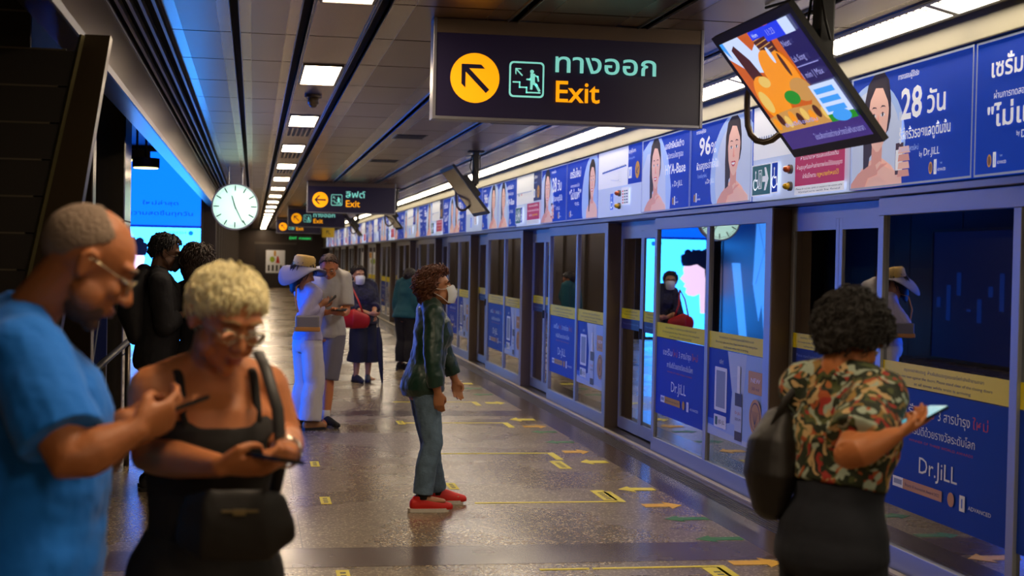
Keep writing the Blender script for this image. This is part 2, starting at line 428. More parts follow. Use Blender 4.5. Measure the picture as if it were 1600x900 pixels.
for i in range(18): box(bm, -5.205, -5.19, Y0+i*2, Y0+i*2+.02, 0, 3.6, 2)
bmesh.ops.recalc_face_normals(bm, faces=bm.faces); struct(obj('wall_hall', bm, [M_WALLG, M_WALLN, M_STEEL2]))
struct(bx('ceiling_hall', (-5.3, -.9, Y0, 29.6, 3.80, 3.87), mat('hall_ceiling', '#2c2622', .5)))
bm = bmesh.new(); box(bm, -.8, 7, 73, 73.2, 0, ZC_+.2, 0)
box(bm, .1, 2.1, 72.9, 73, 0, 2.2, 1); box(bm, .05, 2.15, 72.93, 73, 2.2, 2.3, 2)
bmesh.ops.recalc_face_normals(bm, faces=bm.faces); struct(obj('wall_end', bm, [M_WALLB, mat('end_door_brown', '#2b211b', .5), M_STEEL2]))

# tunnel behind the glass
bm = bmesh.new(); box(bm, 7.2, 7.4, Y0, Y1+1, -1.2, 4.2, 0); box(bm, 3.9, 7.4, Y0, Y1+1, -1.25, -1.15, 0); box(bm, 3.75, 7.4, Y0, Y1+1, 3.2, 3.3, 0)
for i in range(40): box(bm, 7.1, 7.2, Y0+i*2, Y0+i*2+.18, -1.2, 3.2, 0)
for z in (.3, .6, .9, 2.4): box(bm, 7.12, 7.18, Y0, Y1, z, z+.05, 1)
bmesh.ops.recalc_face_normals(bm, faces=bm.faces); struct(obj('wall_tunnel', bm, [mat('tunnel_concrete', '#2a2724', .9, bump=(3, .5)), M_BLACK]))

# wall above the fascia and the cove
struct(bx('wall_right', (3.50, 3.62, Y0, Y1, 2.08, 2.93), M_WHITEP))
struct(bx('trim_8', (3.42, 3.66, Y0, Y1, 2.045, 2.08), M_STEEL, bev=.003))
bm = bmesh.new(); box(bm, 3.43, 3.498, Y0, Y1, 2.74, 2.76, 0); box(bm, 3.40, 3.4299, Y0, Y1, 2.745, 2.752, 1)
bmesh.ops.recalc_face_normals(bm, faces=bm.faces); struct(obj('trim_9', bm, [M_BLACK, M_STEEL2]))
bm = bmesh.new(); box(bm, 3.24, 3.66, Y0, Y1, ZC_+.06, ZC_+.12, 0); box(bm, 3.235, 3.25, Y0, Y1, ZC_-.01, ZC_+.06, 1); box(bm, 3.44, 3.66, Y0, Y1, 2.925, 2.945, 0)
bmesh.ops.recalc_face_normals(bm, faces=bm.faces); struct(obj('trim_7', bm, [M_WHITEP, M_STEEL2]))

# cove luminaires: a run of louvred fittings
def cove_light(y0, i):
    t = thing('cove_light', 'fluorescent cove fitting beside or behind the camera' if y0 < 3.5 else '%s fluorescent fitting along the cove over the doors, counted from the camera end' % ORD[i] if i < 24 else 'distant fluorescent fitting in the cove near the platform end', 'light', (3.34, y0, 2.95), 'cove lights behind the camera' if y0 < 3.5 else 'cove lights above the platform doors' if i < 24 else 'distant cove lights at the platform end')
    def bar(bm, x0, x1, za, zb, ya, yb, th=.006):
        v = [(x0, ya, za), (x1, ya, zb), (x1, yb, zb), (x0, yb, za)]
        a = [bm.verts.new(p) for p in v]; b = [bm.verts.new((p[0], p[1], p[2]+th)) for p in v]
        bm.faces.new(a[::-1]); bm.faces.new(b)
        for q in range(4): bm.faces.new((a[q], a[(q+1) % 4], b[(q+1) % 4], b[q]))
    bm = bmesh.new(); bar(bm, -.075, .085, .006, -.034, .03, 1.47); bmesh.ops.recalc_face_normals(bm, faces=bm.faces)
    obj('diffuser', bm, M_COVE, t)
    bm = bmesh.new()
    bar(bm, -.09, -.072, .004, .0, 0, 1.5, .02); bar(bm, .083, .10, -.036, -.04, 0, 1.5, .02)
    bar(bm, -.09, .10, .004, -.04, 0, .028, .02); bar(bm, -.09, .10, .004, -.04, 1.472, 1.5, .02)
    bmesh.ops.recalc_face_normals(bm, faces=bm.faces); obj('frame', bm, M_STEEL, t)
    bm = bmesh.new()
    for q in range(18): bar(bm, -.072, -.03, .0, -.010, .08+q*.077, .092+q*.077, .004)
    bar(bm, -.0745, -.066, .0025, .0015, .03, 1.47, .004)
    bmesh.ops.recalc_face_normals(bm, faces=bm.faces); obj('louvre', bm, M_WHITEP, t)
for i in range(-3, 36): cove_light(3.6+i*1.5, max(0, i))

# ceiling lamp row
def copy_tree(o, parent=None):
    c = o.copy(); C.objects.link(c)
    if parent: c.parent = parent
    for ch in list(o.children): copy_tree(ch, c)
    return c
def ceiling_lamp(loc, vent):
    t = thing('ceiling_light', 'x', 'light', loc, 'square ceiling lights in a row')
    bm = bmesh.new(); box(bm, -.125, .125, 0, 1.1, -.004, .01); bmesh.ops.recalc_face_normals(bm, faces=bm.faces); obj('diffuser', bm, M_LAMP, t)
    bm = bmesh.new()
    for b in ((-.14, -.125, -.015, 1.115), (.125, .14, -.015, 1.115), (-.14, .14, -.015, 0), (-.14, .14, 1.1, 1.115)): box(bm, *b, -.008, .01)
    obj('frame', bm, M_STEEL2, t)
    return t
lamp0 = None
for i in range(-4, 18):
    y = 9.9+3.6*i
    if lamp0 is None: lamp0 = t = ceiling_lamp((.455, y, ZC_-.003), False)
    else: t = copy_tree(lamp0); t.location.y = y
    if i < -1: t['label'] = 'ceiling light in the lamp row just above the camera'; t['group'] = 'ceiling lights over the camera'
    elif i < 12: t['label'] = 'bright square ceiling light, %s of the row counted from the camera' % ORD[i+1]
    else: t['label'] = 'tiny distant ceiling light near the far end of the lamp row'; t['group'] = 'distant ceiling lights'
def vent(loc, lab):
    t = thing('ceiling_vent', lab, 'vent', loc, 'slotted vents between ceiling lights')
    bm = bmesh.new()
    for k_ in range(5): box(bm, -.115+k_*.05, -.085+k_*.05, 0, .95, -.004, .01)
    obj('slot', bm, M_BLACK, t)
    bm = bmesh.new(); box(bm, -.14, .14, -.03, .98, -.002, .008); obj('plate', bm, M_CEILB, t)
for i, y in enumerate((14.85, 18.45, 22.05)): vent((.455, y, ZC_-.003), 'slotted air vent just beyond the %s ceiling light' % ORD[i+2])
# flat slatted vents in the ceiling toward the doors
for i, (a, b, c_, d) in enumerate(((2.25, 2.70, 12.6, 13.6), (1.5, 1.8, 15.2, 15.7), (1.55, 1.9, 19.2, 19.7), (1.5, 1.85, 11.6, 11.9))):
    t = thing('ceiling_grille', ['large slatted grille in the ceiling beside the cove lights, left of the hanging screen', 'small dark oval inset in the ceiling behind the near exit sign', 'small dark ceiling inset above the second exit sign', 'small dark inset in ceiling close under the exit sign bottom edge'][i], 'grille', ((a+b)/2, c_, ZC_-.002))
    bm = bmesh.new(); w_ = (b-a)/2; n_ = 9 if i == 0 else 3
    for k_ in range(n_): box(bm, -w_, w_, k_*(d-c_)/n_, (k_+.55)*(d-c_)/n_, -.008, .004)
    obj('slat', bm, M_BLACK, t)
    bm = bmesh.new(); box(bm, -w_-.02, w_+.02, -.02, d-c_+.02, -.003, .004); obj('plate', bm, M_STEEL2, t)
# dome camera
t = thing('dome_camera', 'small brown dome camera on the ceiling behind the first lamp', 'camera', (.46, 11.75, ZC_))
bm = bmesh.new(); disc(bm, (0, 0, -.012), (0, 0, 1), .07, .024); obj('base', bm, M_BROWN, t)
bm = bmesh.new(); disc(bm, (0, 0, -.05), (0, 0, 1), .045, .055); blob(bm, (0, 0, -.078), (.036, .036, .03)); obj('dome', bm, mat('camera_housing', '#5a4a34', .3), t, True)

# ------------------------------------------------------------------ platform screen doors
P = 4.53
def thai_warning(c, W, z0, h):
    c.rect(0.0, z0, W, z0+h, P_YEL)
    c.text('กรุณาอย่าพิงประตู  ห้ามยืนชิดประตูขณะรถไฟกำลังเข้าชานชาลา', W*.5, z0+h*.66, h*.13, P_TXT, wd=W*.62, align='c')
    c.text('Do not lean against the doors. Please stand clear of the closing doors', W*.5, z0+h*.38, h*.12, P_TXT, wd=W*.74, align='c')
    c.text('at all times while train is arriving', W*.5, z0+h*.12, h*.12, P_TXT, wd=W*.44, align='c')
def brand_poster(W, H):
    c = Canvas(W, H, P_BLUE, .003, .0005); s_ = H/.66
    c.text('เซรั่ม', W*.15, H*.79, H*.075, P_WHITE, wd=W*.19); c.text('ใหม่', W*.36, H*.79, H*.075, P_RED, wd=W*.09)
    c.text('3 สารบำรุง', W*.48, H*.79, H*.075, P_WHITE, wd=W*.24); c.text('ใหม่', W*.74, H*.79, H*.075, P_RED, wd=W*.11)
    c.text('การันตีด้วยรางวัลระดับโลก', W*.5, H*.64, H*.065, P_WHITE, wd=W*.52, align='c')
    c.text('WINNER OF THREE WORLD AWARDS', W*.5, H*.575, H*.02, P_RED, wd=W*.5, align='c')
    c.text('Dr.JiLL', W*.49, H*.34, H*.13, P_WHITE, wd=W*.30, align='c')
    c.rect(W*.12, H*.17, W*.21, H*.255, P_WHITE); c.rect(W*.13, H*.195, W*.2, H*.235, P_GREY)
    c.rect(W*.21, H*.17, W*.53, H*.255, P_GOLD); c.text('Beauty & Innovation Award 2022', W*.23, H*.2, H*.025, P_TXT, wd=W*.28)
    c.ell(W*.60, H*.215, W*.025, H*.055, P_GOLD); c.rect(W*.665, H*.155, W*.705, H*.275, P_WHITE); c.rect(W*.68, H*.18, W*.688, H*.25, P_BLUE2)
    c.text('ADVANCED', W*.73, H*.185, H*.03, P_WHITE, wd=W*.16)
    return c
def serum_poster(W, H):
    c = Canvas(W, H, P_BLUE, .003, .0005)
    c.poly([(W*.36, H), (W*.45, H*.55), (W*.42, H*.2), (W*.3, H*.17), (0, H*.17), (0, 0), (W, 0), (W, H)], P_SKY)
    c.poly([(W*.36, H), (W*.46, H*.55), (W*.44, H*.2), (W*.62, H*.2), (W*.7, H)], P_PALE)
    c.poly([(0, H*.19), (W*.34, H*.19), (W*.3, H*.1), (0, H*.12)], P_BLUE2)
    c.poly([(0, 0), (0, H*.1), (W, H*.04), (W, 0)], P_PALE)
    c.text('คลิก!', W*.25, H*.84, H*.05, P_WHITE, align='c')
    c.rrect(W*.13, H*.30, W*.36, H*.80, .012, P_WHITE); c.rrect(W*.16, H*.34, W*.33, H*.76, .004, P_GREY)     # plain tile where the code is printed
    c.rrect(W*.13, H*.11, W*.36, H*.255, .012, P_WHITE); c.rrect(W*.155, H*.135, W*.2, H*.23, .006, P_GREEN); c.text('@Dr.JiLL', W*.215, H*.16, H*.045, P_TXT, wd=W*.12)
    for a, b, m_ in ((.04, .14, P_BROWN), (.14, .42, P_PALE), (.42, .52, P_BROWN), (.52, .56, P_BROWN)): c.rect(W*.52, H*a, W*.64, H*b, m_)
    c.rect(W*.555, H*.56, W*.605, H*.86, P_WHITE); c.text('Dr.JiLL', W*.58, H*.33, H*.03, P_RED, wd=W*.1, align='c'); c.text('SERUM', W*.58, H*.26, H*.03, P_NAVY, wd=W*.1, align='c')
    c.rrect(W*.75, H*.60, W*.99, H*.84, .01, P_GOLD); c.text('NEW', W*.87, H*.72, H*.05, P_WHITE, wd=W*.15, align='c'); c.text('30 ml', W*.87, H*.64, H*.035, P_BROWN, wd=W*.12, align='c')
    c.ell(W*.88, H*.36, W*.10, H*.19, P_GOLD); c.ell(W*.88, H*.36, W*.08, H*.155, P_BROWN); c.ell(W*.88, H*.36, W*.07, H*.14, P_GOLD)
    for k_ in range(9): c.line([(W*.88, H*.26), (W*(.82+.015*k_), H*.42)], .003, P_BROWN)
    return c
def frame_bars(bm, x0, x1, yb_s, zb):
    for (a, b) in yb_s: box(bm, x0, x1, a, b, zb[0], zb[-1], bev=.003)
def door_module(k):
    yo = 4.64+P*k                       # post corner (near side) of this bay
    near = k < 7
    names = ['nearest the camera, behind the woman in the floral shirt', 'with the cyan advert mirrored in it, beside the black shoulder bag', 'third from the camera, right of the woman in dark green', 'fourth from the camera, level with the masked face']
    t = thing('platform_screen_door', 'full bay of glass platform doors, ' + (names[k] if k < 4 else '%s bay from the camera' % ORD[k] if k < 9 else 'small and far down the platform'), 'platform door', (0, yo, 0), 'glass platform door bays' if k < 9 else 'distant glass door bays')
    A, B = 0.0, 2.83                    # fixed panels span; sliding doors B..P
    # post at the near corner: pale face to the platform, brown cheek to the camera
    bm = bmesh.new(); box(bm, XD-.012, XS+.12, -.01, .11, 0, 2.04, bev=.004); obj('post', bm, [M_BROWN if False else M_STEEL], t)
    bm = bmesh.new(); box(bm, XD-.006, XS+.11, -.022, -.0102, 0, 2.03); obj('post_cheek', bm, M_BROWN, t)
    bm = bmesh.new(); box(bm, XD, XD+.05, A+.11, B+.05, 1.94, 2.04, bev=.003); box(bm, XS, XS+.05, B+.052, P-.03, 1.95, 2.04); obj('header', bm, M_STEEL, t)
    bm = bmesh.new(); box(bm, XD, XD+.05, A+.11, B+.05, .0, .13, bev=.003); obj('sill_rail', bm, M_STEEL, t)
    bm = bmesh.new()
    for a, b in ((.11, .135), (1.36, 1.43), (B-.02, B+.05)): box(bm, XD, XD+.05, a, b, .13, 1.94, bev=.003)
    obj('mullion', bm, M_STEEL, t)
    # glass panes with stickers; reader's left is larger Y
    for pi, (a, b) in enumerate(((.135, 1.36), (1.43, B-.02))):
        bm = bmesh.new(); box(bm, XD+.02, XD+.03, a, b, .13, 1.94); bmesh.ops.recalc_face_normals(bm, faces=bm.faces)
        g = obj('fixed_pane', bm, M_GLASS, t)
        W = b-a; c = Canvas(W, .125, P_YEL, .002, .0004)
        if near: thai_warning(c, W, 0, .125)
        c.build('warning_strip', (XD+.018, b, 1.01), (0, -1, 0), g)
        pw = W*1.0
        if pi == 1 or k == 0: brand_poster(W, .66).build('poster', (XD+.018, b, .345), (0, -1, 0), g)
        else: serum_poster(W, .66).build('poster', (XD+.018, b, .345), (0, -1, 0), g)
    # sliding leaves
    for li, (a, b) in enumerate(((B+.05, B+.87), (B+.872, P-.03))):
        bm = bmesh.new()
        for q in ((a, a+.05), (b-.05, b)): box(bm, XS, XS+.04, q[0], q[1], .02, 1.95, bev=.003)
        box(bm, XS, XS+.04, a+.05, b-.05, .02, .13); box(bm, XS, XS+.04, a+.05, b-.05, 1.88, 1.95)
        lf = obj('door_leaf', bm, M_STEEL, t)
        bm = bmesh.new(); box(bm, XS+.012, XS+.022, a+.05, b-.05, .13, 1.88); bmesh.ops.recalc_face_normals(bm, faces=bm.faces); obj('pane', bm, M_GLASS, lf)
        W = b-a-.1; c = Canvas(W, .20, P_NAVY, .002, .0004); thai_warning(c, W, .10, .10)
        c.text('Please stand behind yellow line', W*.5, .045, .02, P_GREY, wd=W*.8, align='c')
        c.build('warning_strip', (XS+.01, b-.05, 1.00), (0, -1, 0), lf)
        bm = bmesh.new(); zz = .93; yy_ = b-.025 if li == 0 else a+.025; box(bm, XS-.012, XS, yy_-.008, yy_+.008, zz, zz+.1, bev=.002); obj('handle', bm, M_BLACK, lf)
for k in range(0, 14): door_module(k)

# ------------------------------------------------------------------ fascia adverts
FX, FZ, FH = 3.415, 2.09, .645
def ad(kind, W):
    c = Canvas(W, FH, P_BLUE, .03, .00025); H = FH
    if kind == '28':
        c.ell(W*.18, H*.36, W*.30, H*.56, P_SKY); c.ell(W*.17, H*.36, W*.27, H*.50, P_PALE)
        portrait(c, W*.23, H*.06, H*.71, .03, True, True)
        c.text('การทดสอบผู้ใช้จริง', W*.42, H*.885, H*.045, P_WHITE, wd=W*.17)
        c.text('28', W*.45, H*.55, H*.25, P_WHITE, wd=W*.17, bold=.02); c.text('วัน', W*.66, H*.56, H*.17, P_WHITE, wd=W*.14, bold=.015)
        c.text('รู้สึกริ้วรอยแลดูตื้นขึ้น', W*.44, H*.38, H*.085, P_WHITE, wd=W*.40, bold=.01)
        c.text('ด้วยเซรั่มสูตรใหม่', W*.44, H*.28, H*.04, P_SKY, wd=W*.16); c.text('by', W*.61, H*.22, H*.04, P_WHITE); c.text('Dr.JiLL', W*.645, H*.22, H*.06, P_WHITE, wd=W*.12)
        logo_row(c, W*.70, H*.07, H*.09)
    elif kind == '96':
        c.ell(W*.74, H*.30, W*.40, H*.72, P_SKY); c.ell(W*.78, H*.30, W*.36, H*.64, P_PALE)
        portrait(c, W*.71, H*.06, H*.72, .02)
        c.text('การทดสอบผู้ใช้จริง', W*.09, H*.885, H*.045, P_WHITE, wd=W*.17)
        c.text('96', W*.15, H*.62, H*.21, P_WHITE, wd=W*.20, bold=.02); c.text('%', W*.355, H*.62, H*.13, P_WHITE, wd=W*.09)
        c.text('ผิวแลดูกระจ่างใสขึ้น', W*.11, H*.45, H*.085, P_WHITE, wd=W*.37, bold=.01)
        c.text('ด้วยเซรั่มสูตรใหม่', W*.13, H*.35, H*.04, P_SKY, wd=W*.16); c.text('by', W*.27, H*.27, H*.035, P_WHITE); c.text('Dr.JiLL', W*.30, H*.27, H*.055, P_WHITE, wd=W*.12)
        logo_row(c, W*.08, H*.07, H*.085)
    elif kind == 'hya':
        c.poly([(0, 0), (0, H*.85), (W*.15, H*.97), (W*.4, H*.97), (W*.55, H*.7), (W*.62, H*.3), (W*.6, 0)], P_SKY)
        c.poly([(0, 0), (0, H*.6), (W*.1, H*.8), (W*.4, H*.8), (W*.5, H*.5), (W*.52, 0)], P_PALE)
        portrait(c, W*.29, H*.06, H*.70, 0)
        c.text('เอกสิทธิ์หนึ่งเดียว', W*.50, H*.80, H*.08, P_WHITE, wd=W*.37, bold=.01); c.text('นวัตกรรมไฮยารูรอน', W*.54, H*.67, H*.07, P_WHITE, wd=W*.32)
        c.text('HYA-Base', W*.51, H*.47, H*.125, P_WHITE, wd=W*.40, bold=.015)
        c.text('by', W*.66, H*.30, H*.04, P_WHITE); c.text('Dr.JiLL', W*.70, H*.30, H*.07, P_WHITE, wd=W*.16)
        logo_row(c, W*.68, H*.07, H*.085)
    elif kind == 'new':
        c.ell(W*.84, H*.30, W*.34, H*.72, P_SKY); portrait(c, W*.82, H*.12, H*.62, .02, False)
        c.text('เซรั่มใหม่', W*.10, H*.72, H*.13, P_WHITE, wd=W*.36, bold=.015)
        c.text('ผ่านการทดสอบแล้วว่า', W*.12, H*.56, H*.05, P_WHITE, wd=W*.30); c.text('"ไม่แพ้"', W*.08, H*.36, H*.14, P_WHITE, wd=W*.40, bold=.015)
        c.text('by', W*.27, H*.27, H*.035, P_WHITE); c.text('Dr.JiLL', W*.30, H*.25, H*.055, P_WHITE, wd=W*.12); logo_row(c, W*.10, H*.07, H*.085)
    for q in ((0, 0, W, .012), (0, H-.012, W, H), (0, 0, .012, H), (W-.012, 0, W, H)): c.rect(*q, P_GREY)
    return c
def info_panel(W, pink, var):
    c = Canvas(W, FH, P_PALE, .03, .00025); H = FH
    sx = W*.70
    c.rect(0, H*.44, sx, H, P_WHITE)
    c.rect(sx, H*.44 if not pink else H*.46, W, H, P_NAVY if pink else P_BLUE)
    # route diagram
    if pink:
        for k_ in range(24): c.ell(W*.02+k_*W*.027, H*.66, W*.009, W*.009, P_GREY, n=10)
        for k_ in range(24): c.line([(W*.03+k_*W*.027, H*.60), (W*.015+k_*W*.027, H*.48)], .003, P_GREY)
        for k_, m_ in ((4, P_TXT), (5, P_GREEN), (8, P_PINK), (9, P_RED)): c.ell(W*.02+k_*W*.027, H*.62, W*.009, W*.009, m_, n=10)
    else:
        c.line([(W*.1, H*.68), (W*.66, H*.72)], .014, P_BLUE2); c.line([(W*.45, H*.72), (W*.45, H*.9)], .010, P_SKY); c.line([(W*.28, H*.7), (W*.3, H*.55), (W*.5, H*.52)], .005, P_GREY)
        for k_ in range(14): c.ell(W*.12+k_*W*.04, H*.685+k_*H*.0033, W*.008, W*.008, P_NAVY, n=10)
        for k_ in range(5):
            for j in range(3): c.ell(W*.5+j*.05, H*.50+k_*.024, .007, .007, (P_NAVY, P_GREEN, P_GREY)[j], n=8)
    c.line([(sx, H*.44), (sx, H)], .006, P_GREY)
    # side column
    c.text('ข้อมูลผู้โดยสาร', sx+W*.02, H*.88, H*.05, P_WHITE, wd=W*.16); c.text('รถไฟขบวนสุดท้าย', sx+W*.02, H*.79, H*.03, P_SKY, wd=W*.14)
    c.rect(sx+W*.03, H*.52, sx+W*.10, H*.68, P_WHITE); c.rect(sx+W*.055, H*.55, sx+W*.075, H*.65, P_BLUE2)
    c.ell(sx+W*.22, H*.62, W*.045, W*.045*1.05, P_YEL if False else P_GOLD); c.poly(arrow_pts(sx+W*.22, H*.62, W*.03, math.radians(210)), P_NAVY)
    if pink:
        c.rect(W*.50, H*.10, W*.97, H*.42, P_PINK); c.rect(W*.50, 0.01, W*.97, H*.10, P_WHITE)
        c.text('ห้ามนำอาหารและเครื่องดื่ม', W*.735, H*.35, H*.04, P_WHITE, wd=W*.36, align='c'); c.text('ห้ามสูบบุหรี่และห้ามถ่ายภาพก่อนได้รับอนุญาต', W*.735, H*.26, H*.04, P_WHITE, wd=W*.43, align='c')
        c.text('ฝ่าฝืนมีโทษตาม', W*.58, H*.17, H*.04, P_WHITE, wd=W*.13); c.text('กฎหมายกำหนดไว้', W*.72, H*.17, H*.04, P_YEL, wd=W*.2)
        c.text('Please do not eat, drink or smoke in the station area', W*.735, H*.06, H*.022, P_TXT, wd=W*.44, align='c'); c.text('Violators will be fined', W*.735, H*.03, H*.02, P_TXT, wd=W*.40, align='c')
        c.rect(W*.02, H*.05, W*.24, H*.38, P_WHITE); c.rect(W*.025, H*.06, W*.235, H*.37, P_GREEN)
        wheelchair(c, W*.065, H*.12, H*.19, P_WHITE)
        c.rect(W*.105, H*.12, W*.145, H*.32, P_WHITE); c.rect(W*.11, H*.13, W*.14, H*.31, P_GREEN); c.ell(W*.125, H*.28, H*.015, H*.015, P_WHITE); c.line([(W*.125, H*.26), (W*.125, H*.2), (W*.117, H*.14)], .008, P_WHITE); c.line([(W*.125, H*.2), (W*.134, H*.14)], .008, P_WHITE)
        c.poly([(W*.155, H*.19), (W*.19, H*.19), (W*.175, H*.10), (W*.195, H*.10), (W*.225, H*.22), (W*.195, H*.34), (W*.175, H*.34), (W*.19, H*.25), (W*.155, H*.25)], P_WHITE)
        c.rect(W*.26, H*.06, W*.33, H*.38, P_WHITE); c.rect(W*.264, H*.07, W*.326, H*.37, P_BLUE); wheelchair(c, W*.292, H*.12, H*.2, P_WHITE)
    else:
        c.rect(W*.33, H*.10, W*.40, H*.34, P_BLUE2); wheelchair(c, W*.363, H*.13, H*.16, P_WHITE)
        c.rect(W*.60, H*.15, W*.76, H*.40, P_WHITE)
        for k_ in range(5):
            for j, m_ in enumerate((P_RED, P_GREEN, P_NAVY)): c.rect(W*.62+j*W*.045, H*.17+k_*H*.042, W*.65+j*W*.045, H*.19+k_*H*.042, m_)
    return c
def wheelchair(c, x, y, s, m):
    c.ell(x-s*.02, y+s*.95, s*.09, s*.09, m); c.line([(x-s*.02, y+s*.85), (x, y+s*.5), (x+s*.25, y+s*.5), (x+s*.35, y+s*.12), (x+s*.45, y+s*.14)], s*.09, m)
    pts = [(x-s*.02+s*.3*math.cos(math.radians(a)), y+s*.28+s*.3*math.sin(math.radians(a))) for a in range(110, 330, 15)]
    c.line(pts, s*.07, m)
kinds = {0: ('new', '28'), 1: ('96', 'hya'), 2: ('new', '28'), 3: ('hya', '96'), 4: ('28', 'new'), 5: ('96', 'hya')}
knames = {'28': 'blue cosmetic advert reading 28 with a woman holding a bottle', '96': 'blue cosmetic advert reading 96 percent with a smiling woman', 'hya': 'blue cosmetic advert with woman left and HYA lettering', 'new': 'blue cosmetic advert with quoted Thai lettering'}
seen = {}
for k in range(0, 14):
    yf = 9.48+P*(k-1)
    ks = kinds.get(k, kinds[(k % 5)+1])
    for (a, b, kk) in ((0.0, 1.405, ks[0]), (1.42, 2.85, ks[1]), (2.865, 4.515, 'info')):
        W = b-a
        if kk == 'info': c = info_panel(W, k % 2 == 0, k); nm = 'white route map panel with ' + ('magenta notice' if k % 2 == 0 else 'small accessibility sign'); cat = 'information panel'; on = 'information_panel'
        else: c = ad(kk, W); nm = knames[kk]; cat = 'advertisement'; on = 'advertising_panel'
        c.backlit(.42)
        o = c.build(on, (FX, yf+b, FZ), (0, -1, 0))
        seen[kk, k % 2 if kk == 'info' else 0] = n_ = seen.get((kk, k % 2 if kk == 'info' else 0), 0)+1
        if k < 8: tag(o, nm + ', %s from the camera' % ORD[n_-1], cat, 'information panels above the doors' if kk == 'info' else 'adverts above the doors')
        else: tag(o, 'tiny distant ' + ('route map panel' if kk == 'info' else 'blue advert') + ' far down above the doors', cat, 'distant information panels' if kk == 'info' else 'distant adverts')
# emergency beacons under the info panels
for i, (y, z) in enumerate(((8.71, 2.27), (8.71, 2.16), (13.06, 2.30), (13.06, 2.18))):
    t = thing('indicator_lamp', ['upper orange domed lamp left of the near magenta notice', 'lower yellow domed lamp left of the near magenta notice', 'upper orange lamp on the second information panel', 'lower amber lamp on the second information panel'][i], 'indicator lamp', (FX-.013, y, z), 'door indicator lamps')
    bm = bmesh.new(); disc(bm, (-.010, 0, 0), (1, 0, 0), .03, .02); obj('base', bm, M_STEEL2, t)
    bm = bmesh.new(); blob(bm, (-.03, 0, 0), (.028, .03, .022)); obj('lens', bm, mat('lens_orange', '#a8481c', .3) if i % 2 == 0 else mat('lens_yellow', '#c8a010', .3), t, True)

# ------------------------------------------------------------------ hanging exit signs
def exit_icon(c, x, y, s):
    c.rrect(x, y, x+s, y+s, s*.12, M_MINT); c.rrect(x+s*.05, y+s*.05, x+s*.95, y+s*.95, s*.09, M_SIGN)
    c.line([(x+s*.12, y+s*.42), (x+s*.30, y+s*.42), (x+s*.30, y+s*.28), (x+s*.50, y+s*.28), (x+s*.50, y+s*.14), (x+s*.88, y+s*.14)], s*.04, M_MINT)
    c.poly(arrow_pts(x+s*.27, y+s*.70, s*.15, math.radians(135)), M_MINT)
    c.ell(x+s*.64, y+s*.72, s*.055, s*.055, M_MINT)
    c.line([(x+s*.66, y+s*.60), (x+s*.66, y+s*.42)], s*.13, M_MINT)
    c.line([(x+s*.66, y+s*.62), (x+s*.58, y+s*.50), (x+s*.50, y+s*.50)], s*.045, M_MINT); c.line([(x+s*.70, y+s*.62), (x+s*.80, y+s*.58), (x+s*.82, y+s*.47)], s*.045, M_MINT)
    c.line([(x+s*.63, y+s*.40), (x+s*.62, y+s*.25)], s*.07, M_MINT); c.line([(x+s*.69, y+s*.40), (x+s*.76, y+s*.34), (x+s*.84, y+s*.20)], s*.07, M_MINT)
def exit_sign(Y, lab, ang, th, zb=2.43, X0=.965, W=1.50, extra=False):
    H = 2.885-zb
    t = thing('exit_sign', lab, 'sign', (X0, Y, zb), 'hanging exit signs')
    c = Canvas(W, H, M_SIGN, .10, .0012)
    k = H/.45
    c.ell(.215, H*.47, .135*k, .135*k, M_YEL); c.poly(arrow_pts(.215, H*.47, .105*k, math.radians(ang)), M_SIGN)
    exit_icon(c, .405, H*.26, .195*k)
    c.text(th, .66, H*.58, .105*k, M_MINT, wd=.57*k if th == 'ทางออก' else .34*k, bold=.012); c.text('Exit', .665, H*.22, .115*k, M_YEL, bold=.012)
    f = c.build('sign_face', (0, -.06, 0), (1, 0, 0), t)
    bm = bmesh.new()
    for b in ((-.018, 0, -.07, .06, -.018, H+.12), (W, W+.018, -.07, .06, -.018, H+.12), (0, W, -.07, .06, -.018, 0)): box(bm, *b, bev=.003)
    obj('frame', bm, M_SIGNF, t)
    bm = bmesh.new(); box(bm, 0, W, -.065, .055, H, ZC_-zb-.004); obj('top_housing', bm, M_BROWN, t)
exit_sign(7.8, 'large dark navy exit sign with diagonal arrow hanging nearest the camera', 135, 'ทางออก')
exit_sign(25.4, 'second exit sign, blue with a left pointing arrow, left of centre', 180, 'ลิฟต์', .0+2.43, .93, 1.53)
exit_sign(38.5, 'third dark exit sign, small and partly hidden below the blue one', 135, 'ทางออก', 2.43, .90, 1.50)
exit_sign(50., 'farthest tiny exit sign, left of the third one', 135, 'ทางออก', 2.43, .78, 1.50)
def hung_plate(nm, lab, c, x, y, z, H, W):
    t = thing(nm, lab, 'sign', (x, y, z)); c.build('sign_face', (0, 0, 0), (1, 0, 0), t)
    for px in (.08, W-.08):
        bm = bmesh.new(); tube(bm, [(px, .025, H), (px, .025, ZC_-z-.013)], .008, seg=8, cap='flat'); obj('hanger_rod', bm, M_STEEL2, t)
c = Canvas(.9, .16, M_BLACK, .05); c.text('EXIT  ทางออก', .45, .04, .08, mat('green_lit', '#20c860', .5, emit='#20d060', es=1.2), wd=.75, align='c')
hung_plate('green_sign', 'thin green lettered sign hanging below the farthest exit sign', c, 1.2, 52, 2.20, .16, .9)
c = Canvas(.42, .34, mat('yellow_plate', '#c8a818', .5), .05); c.poly(arrow_pts(.21, .17, .1, math.radians(135)), M_BLACK)
hung_plate('yellow_sign', 'small yellow sign right of the farthest exit sign', c, 2.32, 49.5, 2.3, .34, .42)

